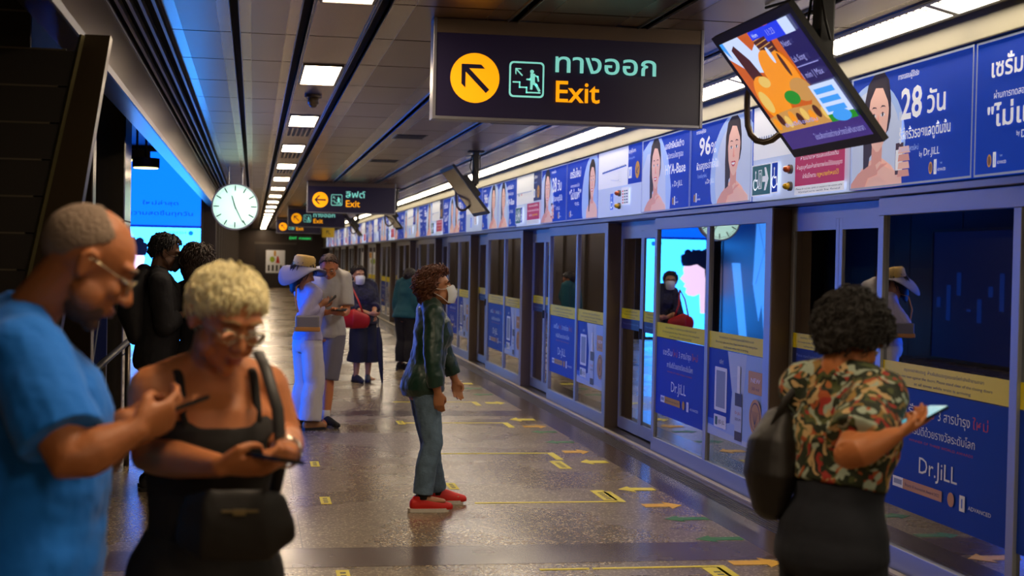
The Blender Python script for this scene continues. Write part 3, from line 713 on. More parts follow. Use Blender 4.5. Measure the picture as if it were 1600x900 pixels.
# ------------------------------------------------------------------ double-sided clock
t = thing('station_clock', 'round white lit platform clock hanging from the ceiling', 'clock', (-.28, 21.6, 2.36))
R_ = .335
bm = bmesh.new(); disc(bm, (0, 0, 0), (0, 1, 0), R_, .12, 64)
b2 = bmesh.new(); tube(b2, [(0, -.075, 0), (0, .075, 0)], R_+.012, seg=64, cap='flat'); b2.free()
obj('clock_body', bm, M_STEEL2, t)
bm = bmesh.new()
for k in range(64):
    a0, a1 = 2*PI*k/64, 2*PI*(k+1)/64
    for ya, yb_ in ((-.075, .075),):
        q = [(r*math.cos(a), y, r*math.sin(a)) for r, y, a in ((R_+.012, -.07, a0), (R_+.012, .07, a0), (R_+.012, .07, a1), (R_+.012, -.07, a1))]
        bm.faces.new([bm.verts.new(p) for p in q])
        for yy in (-.07, .07):
            q = [(r*math.cos(a), yy, r*math.sin(a)) for r, a in ((R_-.012, a0), (R_+.012, a0), (R_+.012, a1), (R_-.012, a1))]
            bm.faces.new([bm.verts.new(p) for p in q])
bmesh.ops.remove_doubles(bm, verts=bm.verts, dist=1e-5); bmesh.ops.recalc_face_normals(bm, faces=bm.faces); obj('rim', bm, M_STEEL, t)
M_DIAL = mat('clock_dial_lit', '#e8f4ee', .5, emit='#b8f0e0', es=1.05)
for face, u in ((-.062, 1), (.062, -1)):
    c = Canvas(2*R_, 2*R_, M_STEEL2, .001, .0015); c.bm.clear(); c.ell(R_, R_, R_-.012, R_-.012, M_DIAL, n=64)
    for k in range(60):
        a = 2*PI*k/60; r0 = R_-.03; r1 = R_-(.055 if k % 5 else .095)
        c.line([(R_+r0*math.sin(a), R_+r0*math.cos(a)), (R_+r1*math.sin(a), R_+r1*math.cos(a))], .006 if k % 5 else .018, M_BLACK, z=2)
    dl = c.build('dial', (-R_*u, face, -R_), (u, 0, 0), t)
    for nm, ang, ln, wd, z in (('hour_hand', -17, .17, .018, 3), ('minute_hand', 154, .27, .014, 4)):
        c = Canvas(.01, .01, M_BLACK, .001, .0015); c.bm.clear(); a = math.radians(ang)
        P_ = [(R_-wd*.5*math.cos(a)-.04*math.sin(a), R_+wd*.5*math.sin(a)-.04*math.cos(a)), (R_+wd*.5*math.cos(a)-.04*math.sin(a), R_-wd*.5*math.sin(a)-.04*math.cos(a)),
              (R_+wd*.4*math.cos(a)+ln*math.sin(a), R_-wd*.4*math.sin(a)+ln*math.cos(a)), (R_-wd*.4*math.cos(a)+ln*math.sin(a), R_+wd*.4*math.sin(a)+ln*math.cos(a))]
        c.poly(P_, M_BLACK, z, clip=False); c.ell(R_, R_, .02, .02, M_BLACK, z) if False else None
        c.build(nm, (0, 0, 0), (1, 0, 0), dl, (0, 1, 0))
for x in (-.10, .10):
    bm = bmesh.new(); tube(bm, [(x, 0, R_-.02), (x, 0, ZC_-2.36-.012)], .013, seg=10, cap='flat'); obj('hanger_rod', bm, M_STEEL, t)

# ------------------------------------------------------------------ hanging screens
S_OR = mat('screen_orange', '#000000', .4, emit='#f09008', es=.95); S_YE = mat('screen_yellow', '#000000', .4, emit='#e8c060', es=.9)
S_BR = mat('screen_brown', '#000000', .4, emit='#4a1c08', es=.8); S_BL = mat('screen_blue', '#000000', .4, emit='#2038e0', es=1.0)
S_NV = mat('screen_navy', '#000000', .25, emit='#181058', es=.8); S_PU = mat('screen_purple', '#000000', .25, emit='#30187a', es=.8)
S_WH = mat('screen_white', '#000000', .4, emit='#c8d8ff', es=.95); S_CY = mat('screen_cyan', '#000000', .4, emit='#3a98f0', es=.95)
S_GN = mat('screen_green', '#000000', .4, emit='#1a8a1a', es=.9); S_TX = mat('screen_text', '#000000', .4, emit='#a8a8f0', es=.8)
S_OFF = mat('screen_brown_glare', '#3a3020', .12)
S_TAN = mat('screen_tan', '#000000', .4, emit='#c89048', es=.9); S_DO = mat('screen_deep_orange', '#000000', .4, emit='#c85a08', es=.9)
def tv(Y, X, lab, on, L=1.14, Hh=.72):
    """screen tilted down, facing the middle of the platform; Y = near end of its top edge"""
    t = thing('hanging_screen', lab, 'screen', (X, Y, ZC_), 'ceiling hung screens')
    top = Vector((0, 0, -.215)); dn = Vector((.44, 0, -.56)).normalized(); yv = Vector((0, 1, 0)); n = (-yv).cross(-dn)   # outward
    c = Canvas(L, Hh, M_BLACK, .028, .0002)
    b = .045; W, H = L-2*b, Hh-2*b
    def R(x0, y0, x1, y1, m): c.rect(b+x0*W, b+y0*H, b+x1*W, b+y1*H, m)
    def E(x, y, rx, ry, m): c.ell(b+x*W, b+y*H, rx*W, ry*H, m)
    def Q(p, m): c.poly([(b+x*W, b+y*H) for x, y in p], m)
    if on:
        R(0, 0, 1, 1, S_NV); R(0, 0, 1, .16, S_PU); R(0, .16, .70, 1, S_DO)
        Q([(0, .86), (.16, .70), (.36, .66), (.44, .86), (.44, 1), (0, 1)], S_WH); Q([(0, .95), (.05, .85), (.05, 1), (0, 1)], S_CY)
        Q([(.10, .92), (.16, .95), (.24, .80), (.27, .60), (.20, .50), (.12, .62)], S_BR); Q([(.40, 1), (.44, .80), (.62, .76), (.64, 1)], S_BR); Q([(.28, 1), (.34, .86), (.42, .90), (.44, 1)], S_DO)
        for k in range(6): c.line([(b+W*.43, b+H*(.78+.035*k)), (b+W*.6, b+H*(.8+.035*k))], .005, S_TAN)
        E(.20, .44, .17, .22, S_OR); E(.24, .60, .07, .05, S_YE); E(.10, .44, .06, .10, S_YE); E(.45, .62, .14, .22, S_OR); E(.58, .60, .10, .20, S_OR); E(.52, .78, .02, .07, S_WH)
        E(.60, .68, .02, .10, S_BR); E(.60, .46, .12, .10, S_TAN); E(.44, .42, .09, .06, S_GN)
        Q([(0, .16), (0, .30), (.18, .33), (.36, .34), (.6, .33), (.70, .42), (.70, .16)], S_TAN)
        for k in range(9): E(.05+.08*k, .24+.03*(k % 2), .035, .055, (S_OR, S_BR, S_YE)[k % 3])
        c.text('ยินดีต้อนรับ', b+W*.14, b+H*.20, H*.03, S_TX, wd=W*.42)
        R(.44, .93, .60, 1, S_BL); R(.60, .88, .84, 1, S_BL); R(.84, .88, .96, 1, S_WH)
        c.text('Hom', b+W*.47, b+H*.945, H*.035, S_WH); c.text('11:23', b+W*.65, b+H*.92, H*.05, S_TX)
        c.text('Next', b+W*.73, b+H*.80, H*.05, S_TX); c.text('Lak Song', b+W*.73, b+H*.67, H*.05, S_TX, wd=W*.15); R(.72, .625, .98, .632, S_TX)
        c.text('1 min | Max', b+W*.72, b+H*.53, H*.05, S_TX, wd=W*.24)
        R(.70, .20, 1, .47, S_WH); R(.70, .16, 1, .22, S_GN); E(.85, .20, .1, .05, S_CY)
        for k in range(3): R(.73, .24+.075*k, .95, .285+.075*k, S_CY)
        c.text('โปรดสังเกตช่องว่างระหว่างรถไฟกับชานชาลา', b+W*.40, b+H*.05, H*.045, S_TX, wd=W*.58)
    else:
        R(0, 0, 1, 1, S_OFF)
    u = Vector((0, -1, 0)); v = -dn
    o = Vector((0, L, 0)) + top + dn*Hh
    c.build('screen_panel', tuple(o), u, t, v)
    nn = u.cross(v)
    bm = bmesh.new()
    ctr = top + dn*Hh/2 + yv*L/2 - nn*.026
    Rm = Matrix((u, v, nn)).transposed()
    def obx(sz, cc):
        r = bmesh.ops.create_cube(bm, size=1, matrix=Matrix.Translation(cc) @ Rm.to_4x4() @ Matrix.Diagonal((*sz, 1)))
    obx((L*.6, Hh*.5, .04), ctr-nn*.018); obx((.30, .30, .09), ctr-nn*.07)
    bmesh.ops.bevel(bm, geom=list(bm.edges), offset=.012, segments=2, affect='EDGES')
    obj('back_casing', bm, M_BLACK, t)
    bm = bmesh.new(); pc = ctr-nn*.16
    box(bm, pc.x-.035, pc.x+.035, pc.y-.05, pc.y+.05, pc.z-.02, -.012, bev=.006); box(bm, pc.x-.09, pc.x+.09, pc.y-.09, pc.y+.09, -.014, -.002); tube(bm, [pc, ctr-nn*.09], .04, cap='flat'); obj('support_pole', bm, M_BLACK, t)
    bm = bmesh.new()
    for k in range(4):
        a = k*1.3; tube(bm, [(pc.x+.05*math.cos(a), pc.y+.06*math.sin(a), -.05), (pc.x+.07*math.cos(a+.4), pc.y+.1*math.sin(a+.4), -.2), (pc.x+.04*math.cos(a+1), pc.y+.07*math.sin(a+1), pc.z+.1)], .007, seg=8)
    tube(bm, [(pc.x+.04, pc.y, -.05), (pc.x+.0, pc.y+.35, -.03), (pc.x-.02, pc.y+.7, -.012)], .008, seg=8)
    obj('cable', bm, M_BLACK, t)
    bm = bmesh.new(); e = top + dn*Hh*.40 + yv*(L+.0) - nn*.05
    tube(bm, [e-yv*.03+Vector((.0, 0, .0)), e+yv*.06+Vector((0, 0, -.02)), e+yv*.10+Vector((.01, 0, -.07)), e+yv*.11+Vector((.015, 0, -.14)), e+yv*.11+Vector((.02, 0, -.21)), e+yv*.105+Vector((.035, 0, -.255)), e+yv*.09+Vector((.06, 0, -.285)), e+yv*.06+Vector((.09, 0, -.295)), e+yv*.03+Vector((.12, 0, -.285)), e-yv*.02+Vector((.15, 0, -.25))], .016, seg=12)
    obj('guard_bar', bm, M_STEEL2, t, True)
tv(5.69, 2.19, 'large lit screen showing food, hanging tilted near the camera at top right', True, 1.02)
tv(16.6, 2.28, 'second hanging tilted screen with brown glare, between the exit signs', False)
tv(26.5, 2.28, 'third hanging tilted screen, dark, just right of the second exit sign', False)
tv(36.5, 2.28, 'farthest hanging screen, small and dark, below the second exit sign', False)

# ------------------------------------------------------------------ lit billboards and added glowing panels at the stair hall
B_CY = mat('lightbox_cyan', '#000000', .4, emit='#2c90ff', es=CYAN*2.4); B_BL = mat('lightbox_blue', '#000000', .4, emit='#0660ff', es=CYAN*.6); B_FL = mat('lightbox_flood_blue', '#000000', .4, emit='#0a64ff', es=CYAN*3.2)
B_DB = mat('lightbox_deep_blue', '#000000', .4, emit='#0830b8', es=CYAN*.30); B_WH = mat('lightbox_white', '#000000', .4, emit='#d8f0ff', es=CYAN)
B_HR = mat('lightbox_hair', '#000000', .4, emit='#101a4a', es=.5); B_SK = mat('lightbox_skin', '#000000', .4, emit='#d8b8d8', es=CYAN*.7); B_NV = mat('added_panel_navy', '#000000', .4, emit='#0c1a5c', es=.35)
B_BAR = mat('painted_escalator_bar', '#000000', .4, emit='#4a9cff', es=CYAN*.4)
def profile_head(c, x, y, s, flip=1):
    T = lambda P_: [(x+flip*s*a, y+s*b_) for a, b_ in P_]
    c.poly(T([(.15, -.35), (.12, .05), (.0, .0), (-.12, .02), (-.18, .08), (-.16, .16), (-.22, .2), (-.19, .26), (-.30, .36), (-.22, .46), (-.24, .56), (-.18, .72), (.1, .8), (.35, .6), (.4, .2), (.5, -.1), (.7, -.35)]), B_SK)
    c.poly(T([(-.26, .62), (-.30, .74), (-.22, .86), (-.1, .84), (-.05, .97), (.12, .93), (.24, .99), (.38, .9), (.46, .78), (.56, .66), (.5, .5), (.54, .36), (.42, .24), (.36, .4), (.3, .44), (.24, .36), (.22, .56), (.05, .66), (-.1, .62)]), B_HR)
    for k in range(10): c.ell(x+flip*s*(-.22+.075*k), y+s*(.80+.1*math.sin(k*1.9)), s*.08, s*.07, B_HR)
def board(name, W, z0, zmid, z1, origin, u, lab, art):
    t = thing(name, lab, 'billboard', (origin[0], origin[1], 0))
    H = z1-z0; c = Canvas(W, H, M_STEEL2, .06, .0015)
    m_ = zmid-z0
    art(c, W, H, m_)
    c.build('lit_face', (0, 0, z0), u, t)
    bm = bmesh.new(); uu = Vector(u); nn = uu.cross(Vector((0, 0, 1)))
    for (a, b_, z_, zz) in ((-.05, 0, z0-.02, z1), (W, W+.05, z0-.02, z1), (-.05, W+.05, z1, z1+.05), (-.05, W+.05, z0-.06, z0)):
        p, q = uu*a-nn*.07, uu*b_+nn*.02
        box(bm, min(p.x, q.x), max(p.x, q.x), min(p.y, q.y), max(p.y, q.y), z_, zz)
    bmesh.ops.recalc_face_normals(bm, faces=bm.faces); obj('frame', bm, M_STEEL2, t)
def art_a(c, W, H, m):
    c.rect(0, 0, W, m, B_CY); c.rect(0, m, W, H, B_BL); c.rect(0, m-.0, W, m+.05, B_DB)
    profile_head(c, W*.16, m*.42, m*.5, -1)
    c.text('ใหม่ล่าสุด', W*.5, m+.46, .07, B_DB, wd=W*.44, align='c'); c.text('ความสดชื่นทุกวัน', W*.5, m+.25, .08, B_DB, wd=W*.8, align='c')
    c.ell(W*.88, m-.1, .05, .05, B_BL); c.text('FRESH', W*.62, m-.12, .05, B_BL, wd=W*.2)
def art_escalator_glow(c, W, H, m):
    c.rect(0, 0, W, H, B_NV)
    # added panel: its bars paint the blue-lit escalator side mirrored in the doors
    c.poly([(W*.60, .0), (W*.44, .0), (W*.62, H*.60), (W*.80, H*.60)], B_BAR)
    c.poly([(0, H), (W*.0, H*.2), (W*.15, H*.0), (W*.36, H*.45), (W*.30, H)], B_BAR)
    c.poly([(W*.10, 0), (W*.30, 0), (W*.18, H*.3)], B_NV)
    c.line([(W*.0, H*.9), (W*.30, H*.45)], .02, B_DB); c.line([(W*.30, H*.95), (W*.0, H*.45)], .02, B_DB)
board('lit_billboard', 1.60, .06, 2.16, 3.68, (-2.66, 29.50, 0), (1, 0, 0), 'glowing blue and cyan billboard facing the camera behind the dark figures', art_a)
board('lit_billboard', 2.9, .07, 2.0, 2.75, (-2.74, 25.7, 0), (0, 1, 0), 'added dark blue panel whose pale bars paint the blue-lit escalator side, mirrored in the doors', art_escalator_glow)
def art_c(c, W, H, m): c.rect(0, 0, W, H, B_FL); c.rect(W*.1, H*.1, W*.3, H*.4, B_BL)
board('lit_billboard', 2.0, .07, 1.2, 2.1, (-1.62, 12.75, 0), (0, 1, 0), 'blue lit billboard facing the doors behind the polished steel column', art_c)
board('lit_billboard', 3.0, .07, 1.2, 2.3, (-5.12, 20.9, 0), (0, 1, 0), 'added dim blue glowing panel on the stair hall back wall, giving blue glints in the nearest doors', lambda c, W, H, m: (c.rect(0, 0, W, H, B_NV), [c.rect(W*(.05+.12*k), H*(.3+.1*(k % 3)), W*(.10+.12*k), H*(.38+.1*((k*3) % 4)), mat('added_blue_glint', '#000000', .4, emit='#0a3aa0', es=.45)) for k in range(8)]))  # added glowing panel, put in for blue glints in the near glass

def slab(bm, v, d):
    a = [bm.verts.new(p) for p in v]; b_ = [bm.verts.new(Vector(p)+Vector(d)) for p in v]
    bm.faces.new(a); bm.faces.new(b_[::-1])
    for q in range(4): bm.faces.new((a[q], b_[q], b_[(q+1) % 4], a[(q+1) % 4]))
# ------------------------------------------------------------------ escalator housing, columns and rail at the left
t = thing('escalator_housing', 'dark slatted escalator side with slanting steel edge at far left', 'escalator', (-.72, 6.25, 0))
M_SLAT = mat('dark_slats', '#1e1812', .45, .3); M_HOUS = mat('bronze_side_panel', '#3e3424', .3, .8)
bm = bmesh.new()
sl = lambda z: -.72+.72 - (.0) + (-(2.54-z)*.203)      # local x of the slanted edge
z = .02
while z < 2.41:
    zt = z+.148
    v = [(-3.2, 0, z), (sl(z)-.02, 0, z), (sl(zt)-.02, 0, zt), (-3.2, 0, zt)]
    a = [bm.verts.new(p) for p in v]; b_ = [bm.verts.new((p[0], .04, p[2])) for p in v]
    bm.faces.new(a); bm.faces.new(b_[::-1])
    for q in range(4): bm.faces.new((a[q], b_[q], b_[(q+1) % 4], a[(q+1) % 4]))
    z += .155
box(bm, -3.2, -1.3, .042, .05, 0, 2.5)
for q_ in range(1):
    v = [(-3.2, .042, 0), (sl(0)-.02, .042, 0), (sl(2.5)-.02, .042, 2.5), (-3.2, .042, 2.5)]
    slab(bm, v, (0, .012, 0))
while z < 3.6: box(bm, -3.2, -.215, 0, .04, z, z+.148); z += .155
bmesh.ops.recalc_face_normals(bm, faces=bm.faces); obj('slat_cladding', bm, M_SLAT, t)
bm = bmesh.new(); z = .02
while z < 2.5: box(bm, -3.2, sl(z)-.03, -.004, .01, z+.148, z+.155); z += .155
obj('joint_strip', bm, mat('joint_strip', '#6a6458', .3, .8), t)
bm = bmesh.new()
tube(bm, [(sl(0)-.008, -.012, 0), (sl(2.56)-.008, -.012, 2.56)], (.012, .02), seg=4, cap='flat'); obj('edge_trim', bm, mat('olive_trim', '#8c8458', .3, .8), t)
bm = bmesh.new()
v = [(sl(0), 0, 0), (sl(2.565), 0, 2.565), (sl(2.565)+.06, 1.0, 2.565), (sl(0)+.06, 1.0, 0)]
v = [(sl(0), -.005, 0), (sl(2.565), -.005, 2.565), (sl(2.565)+.105, -.005, 2.565), (sl(0)+.24, -.005, 0)]
slab(bm, v, (0, .10, 0)); bmesh.ops.recalc_face_normals(bm, faces=bm.faces); obj('side_panel', bm, M_HOUS, t)
def col(lab, b_, m_, cat='column', nm='clad_column'):
    t = thing(nm, lab, cat, ((b_[0]+b_[1])/2, b_[2], 0)); cx, cy = (b_[0]+b_[1])/2, b_[2]
    bm = bmesh.new(); box(bm, b_[0]-cx, b_[1]-cx, 0, b_[3]-cy, b_[4], b_[5], bev=.01); obj('cladding', bm, m_, t)
    bm = bmesh.new()
    for zz in (b_[4]+.8, b_[4]+1.9):
        if zz < b_[5]: box(bm, b_[0]-cx-.002, b_[1]-cx+.002, -.002, b_[3]-cy, zz, zz+.012)
    if len(bm.verts): obj('cladding_joint', bm, M_BLACK, t)
    else: bm.free()
    return t
col('mirror polished steel column left of the blue billboard, behind the bald man', (-1.50, -1.04, 12.0, 12.6, 0, 3.35), M_SS)
col('narrow dark bronze column between slatted wall and polished column', (-1.32, -1.12, 10.4, 10.6, 0, 3.35), mat('bronze_column', '#3a2f26', .25, .7))
t = thing('wall_poster_stand', 'dark blue poster panel low beside the polished column', 'poster', (-1.55, 11.6, 0))
c = Canvas(.42, 1.15, P_NAVY, .03); c.rect(.10, .02, .22, 1.13, mat('poster_mauve', '#6a4a6a', .5)); c.line([(.3, .3), (.36, .8)], .01, P_GREY); c.text('MRT', .27, .9, .04, P_GREY); c.build('poster_face', (0, 0, .3), (1, 0, 0), t)
bm = bmesh.new(); box(bm, .0, .05, .03, .3, 0, .3); box(bm, .37, .42, .03, .3, 0, .3); box(bm, 0, .42, .032, .06, .0, 1.45); obj('stand', bm, M_BLACK, t)
t = thing('handrail', 'black topped steel handrail end beside the man in blue', 'handrail', (-.93, 11.3, 0))
bm = bmesh.new(); tube(bm, [(.0, .02, .97), (-.02, -.3, .95), (-.06, -1.2, .90), (-.10, -2.6, .83)], (.028, .02), seg=12); obj('rail', bm, M_BLACK, t, True)
for (x, y) in ((-.01, 0), (-.065, -1.3)):
    bm = bmesh.new(); tube(bm, [(x, y, 0), (x, y, .94-.03*(-y))], .022, seg=12, cap='flat'); obj('post', bm, M_STEEL2, t, True)
bm = bmesh.new(); box(bm, -.09, .0, -2.5, -.05, .15, .80); obj('infill_panel', bm, mat('infill_glass', '#14161e', .08), t) if False else bm.free()
# round pendant lamps in the hall
for i, (x, y) in enumerate(((-1.66, 19.2), (-1.52, 18.6))):
    p_ = at(214 if i == 0 else 228, 250 if i == 0 else 262, y)
    t = thing('hall_downlight', ['small round downlight over the billboard, left one', 'small round downlight over the billboard, lower right one'][i], 'downlight', (p_.x, y, 0), 'hall downlights')
    bm = bmesh.new(); disc(bm, (0, 0, p_.z+.06), (0, 0, 1), .17, .12); tube(bm, [(0, 0, p_.z+.1), (0, 0, 3.80)], .015, seg=8, cap='flat'); obj('housing', bm, M_BLACK, t)
    bm = bmesh.new(); disc(bm, (0, 0, p_.z-.004), (0, 0, 1), .15, .01); obj('lens', bm, mat('warm_lens', '#fff0a0', .5, emit='#fff0a0', es=3), t)

# ------------------------------------------------------------------ end wall poster
c = Canvas(.95, 1.15, P_WHITE, .03, .004); c.ell(.32, .68, .12, .15, mat('green_dot', '#98b020', .5)); c.poly([(.5, .5), (.7, .5), (.62, .85), (.56, .85)], P_RED); c.rect(.40, .85, .5, 1.12, P_GOLD)
for k in range(4): c.rect(.1+.2*k, .1, .2+.2*k, .4, P_TXT)
tag(c.build('end_poster', (.62, 72.85, .75), (1, 0, 0)), 'small white poster on the dark wall at the platform end', 'poster')

# ------------------------------------------------------------------ floor marks
def mark(name, polys, m, lab, grp, cat='floor marking', extra=None):
    cx = sum(p[0] for p in polys[0])/len(polys[0]); cy = sum(p[1] for p in polys[0])/len(polys[0])
    bm = bmesh.new()
    for q in polys:
        a = [bm.verts.new((x-cx, y-cy, .0016)) for x, y in q]; b_ = [bm.verts.new((x-cx, y-cy, 0)) for x, y in q]
        bm.faces.new(a); bm.faces.new(b_[::-1])
        for i in range(len(q)): bm.faces.new((a[i], b_[i], b_[(i+1) % len(q)], a[(i+1) % len(q)]))
    bmesh.ops.recalc_face_normals(bm, faces=bm.faces)
    mats = [m]
    if extra:
        mats.append(P_TXT)
        for (x0, y0, x1, y1) in extra:
            f = bm.faces.new([bm.verts.new(p) for p in ((x0-cx, y0-cy, .0022), (x1-cx, y0-cy, .0022), (x1-cx, y1-cy, .0022), (x0-cx, y1-cy, .0022))]); f.material_index = 1
    o = obj(name, bm, mats); o.location = (cx, cy, .0022 if 7.5 < cy < 8.1 else .0008); tag(o, lab, cat, grp)
R4 = lambda x0, y0, x1, y1: [(x0, y0), (x1, y0), (x1, y1), (x0, y1)]
ordn = ['nearest', 'second', 'third', 'fourth', 'fifth']
for i, (y, x0) in enumerate(((7.41, 1.53), (9.47, 1.50), (11.90, 1.50), (14.13, 1.50), (16.2, 1.6))):
    if i == 0: P_ = [R4(1.53, 7.385, 1.80, 7.42), R4(1.82, 7.385, 2.56, 7.42), [(2.50, 7.385), (2.56, 7.385), (2.56, 6.95), (2.50, 6.95)]]
    elif i == 1: P_ = [R4(x0, y-.02, 2.5, y+.02), R4(2.49, y-.02, 2.55, y+.42)]
    else: P_ = [R4(x0, y-.02, 2.5, y+.02), R4(2.50, y-.4, 2.56, y+.02)]
    mark('queue_line', P_, T_YEL, '%s yellow tape queue line across the floor from the camera' % ordn[i], 'yellow queue lines')
for i, (x, y) in enumerate(((2.42, 6.95), (2.41, 9.52), (2.42, 11.0), )):
    mark('tape_label', [R4(x, y, x+.10, y+.42)], T_YEL, '%s lettered yellow tape strip by the end of a queue line' % ordn[i], 'lettered tape strips', extra=[(x+.03, y+.05+.06*k, x+.07, y+.08+.06*k) for k in range(5)])
for i, (x, y) in enumerate(((.45, 7.2), (.47, 9.5), (.47, 11.2), (1.41, 10.05), (1.44, 14.02))):
    mark('tape_square', [R4(x, y, x+.07, y+.28)], T_YEL, ['small yellow tape patch at the bottom edge below the blonde woman', 'yellow tape patch on the floor right of the blonde woman', 'small yellow tape patch below the woman in the hat', 'small yellow tape patch beside the red shoes', 'yellow tape patch at the left end of the fourth queue line'][i], 'yellow tape patches', extra=[(x+.02, y+.05+.07*k, x+.05, y+.085+.07*k) for k in range(3)])
def arrow(xa, xb, y, w, dirn):
    # arrow pointing along X
    L = xb-xa; m_ = xb-L*.38
    P_ = [(xa, y-w*.45), (m_, y-w*.45), (m_, y-w), (xb, y), (m_, y+w), (m_, y+w*.45), (xa, y+w*.45)]
    return P_ if dirn > 0 else [(xa+xb-p[0], p[1]) for p in P_]
AR = [(2.56, 2.92, 7.52, .14, -1, T_ORG), (2.63, 2.90, 9.30, .13, 1, T_ORG), (2.63, 2.90, 9.98, .13, -1, T_YEL), (2.67, 2.90, 11.36, .15, -1, T_YEL), (2.66, 2.89, 11.98, .15, 1, T_ORG), (2.66, 2.89, 13.82, .16, 1, T_ORG), (2.63, 2.89, 14.42, .17, -1, T_YEL), (2.65, 2.88, 16.1, .18, 1, T_YEL), (2.65, 2.88, 18.6, .2, -1, T_YEL)]
AR[0] = (2.62, 2.93, 7.47, .12, 1, T_ORG)
for i, (a, b_, y, w_, d, m_) in enumerate(AR): mark('floor_arrow', [arrow(a, b_, y, w_, d)], m_, '%s amber or yellow floor arrow by the doors, counting away from the camera' % ORD[i], 'yellow floor arrows')
for i, (a, b_, y, w_) in enumerate(((2.63, 2.92, 8.02+.12, .10), (2.63, 2.92, 8.80, .10), (2.63, 2.90, 12.62, .12), (2.65, 2.90, 13.38, .12), (2.65, 2.9, 17.1, .14), (2.65, 2.9, 17.9, .14))):
    mark('floor_arrow', [arrow(a, b_, y, w_, -1)], T_GRN, '%s green floor arrow by the doors, counting away from the camera' % ORD[i], 'green floor arrows')

# ------------------------------------------------------------------ people
def rot_axes(heading, pitch=0, roll=0):
    """columns: right, forward, up; heading clockwise from +Y, pitch > 0 looks down"""
    return Matrix.Rotation(-math.radians(heading), 3, 'Z') @ Matrix.Rotation(-math.radians(pitch), 3, 'X') @ Matrix.Rotation(math.radians(roll), 3, 'Y')
MALE = [(.455, -.005, .125, .095), (.50, -.01, .172, .12), (.54, -.01, .168, .118), (.60, 0, .150, .108), (.66, .005, .158, .115), (.72, .01, .172, .124), (.775, .0, .176, .112), (.812, -.012, .150, .082), (.842, -.018, .075, .06)]
FEMALE = [(.455, -.008, .125, .095), (.50, -.015, .172, .120), (.54, -.01, .162, .112), (.61, 0, .125, .092), (.66, .008, .130, .098), (.72, .022, .145, .118), (.76, .012, .145, .105), (.805, -.010, .125, .075), (.84, -.018, .062, .055)]
def interp(tab, x):
    if x <= tab[0][0]: return tab[0][1:]
    for a, b in zip(tab, tab[1:]):
        if x <= b[0]:
            t = (x-a[0])/(b[0]-a[0]); t = t*t*(3-2*t); return tuple(p+(q-p)*t for p, q in zip(a[1:], b[1:]))
    return tab[-1][1:]
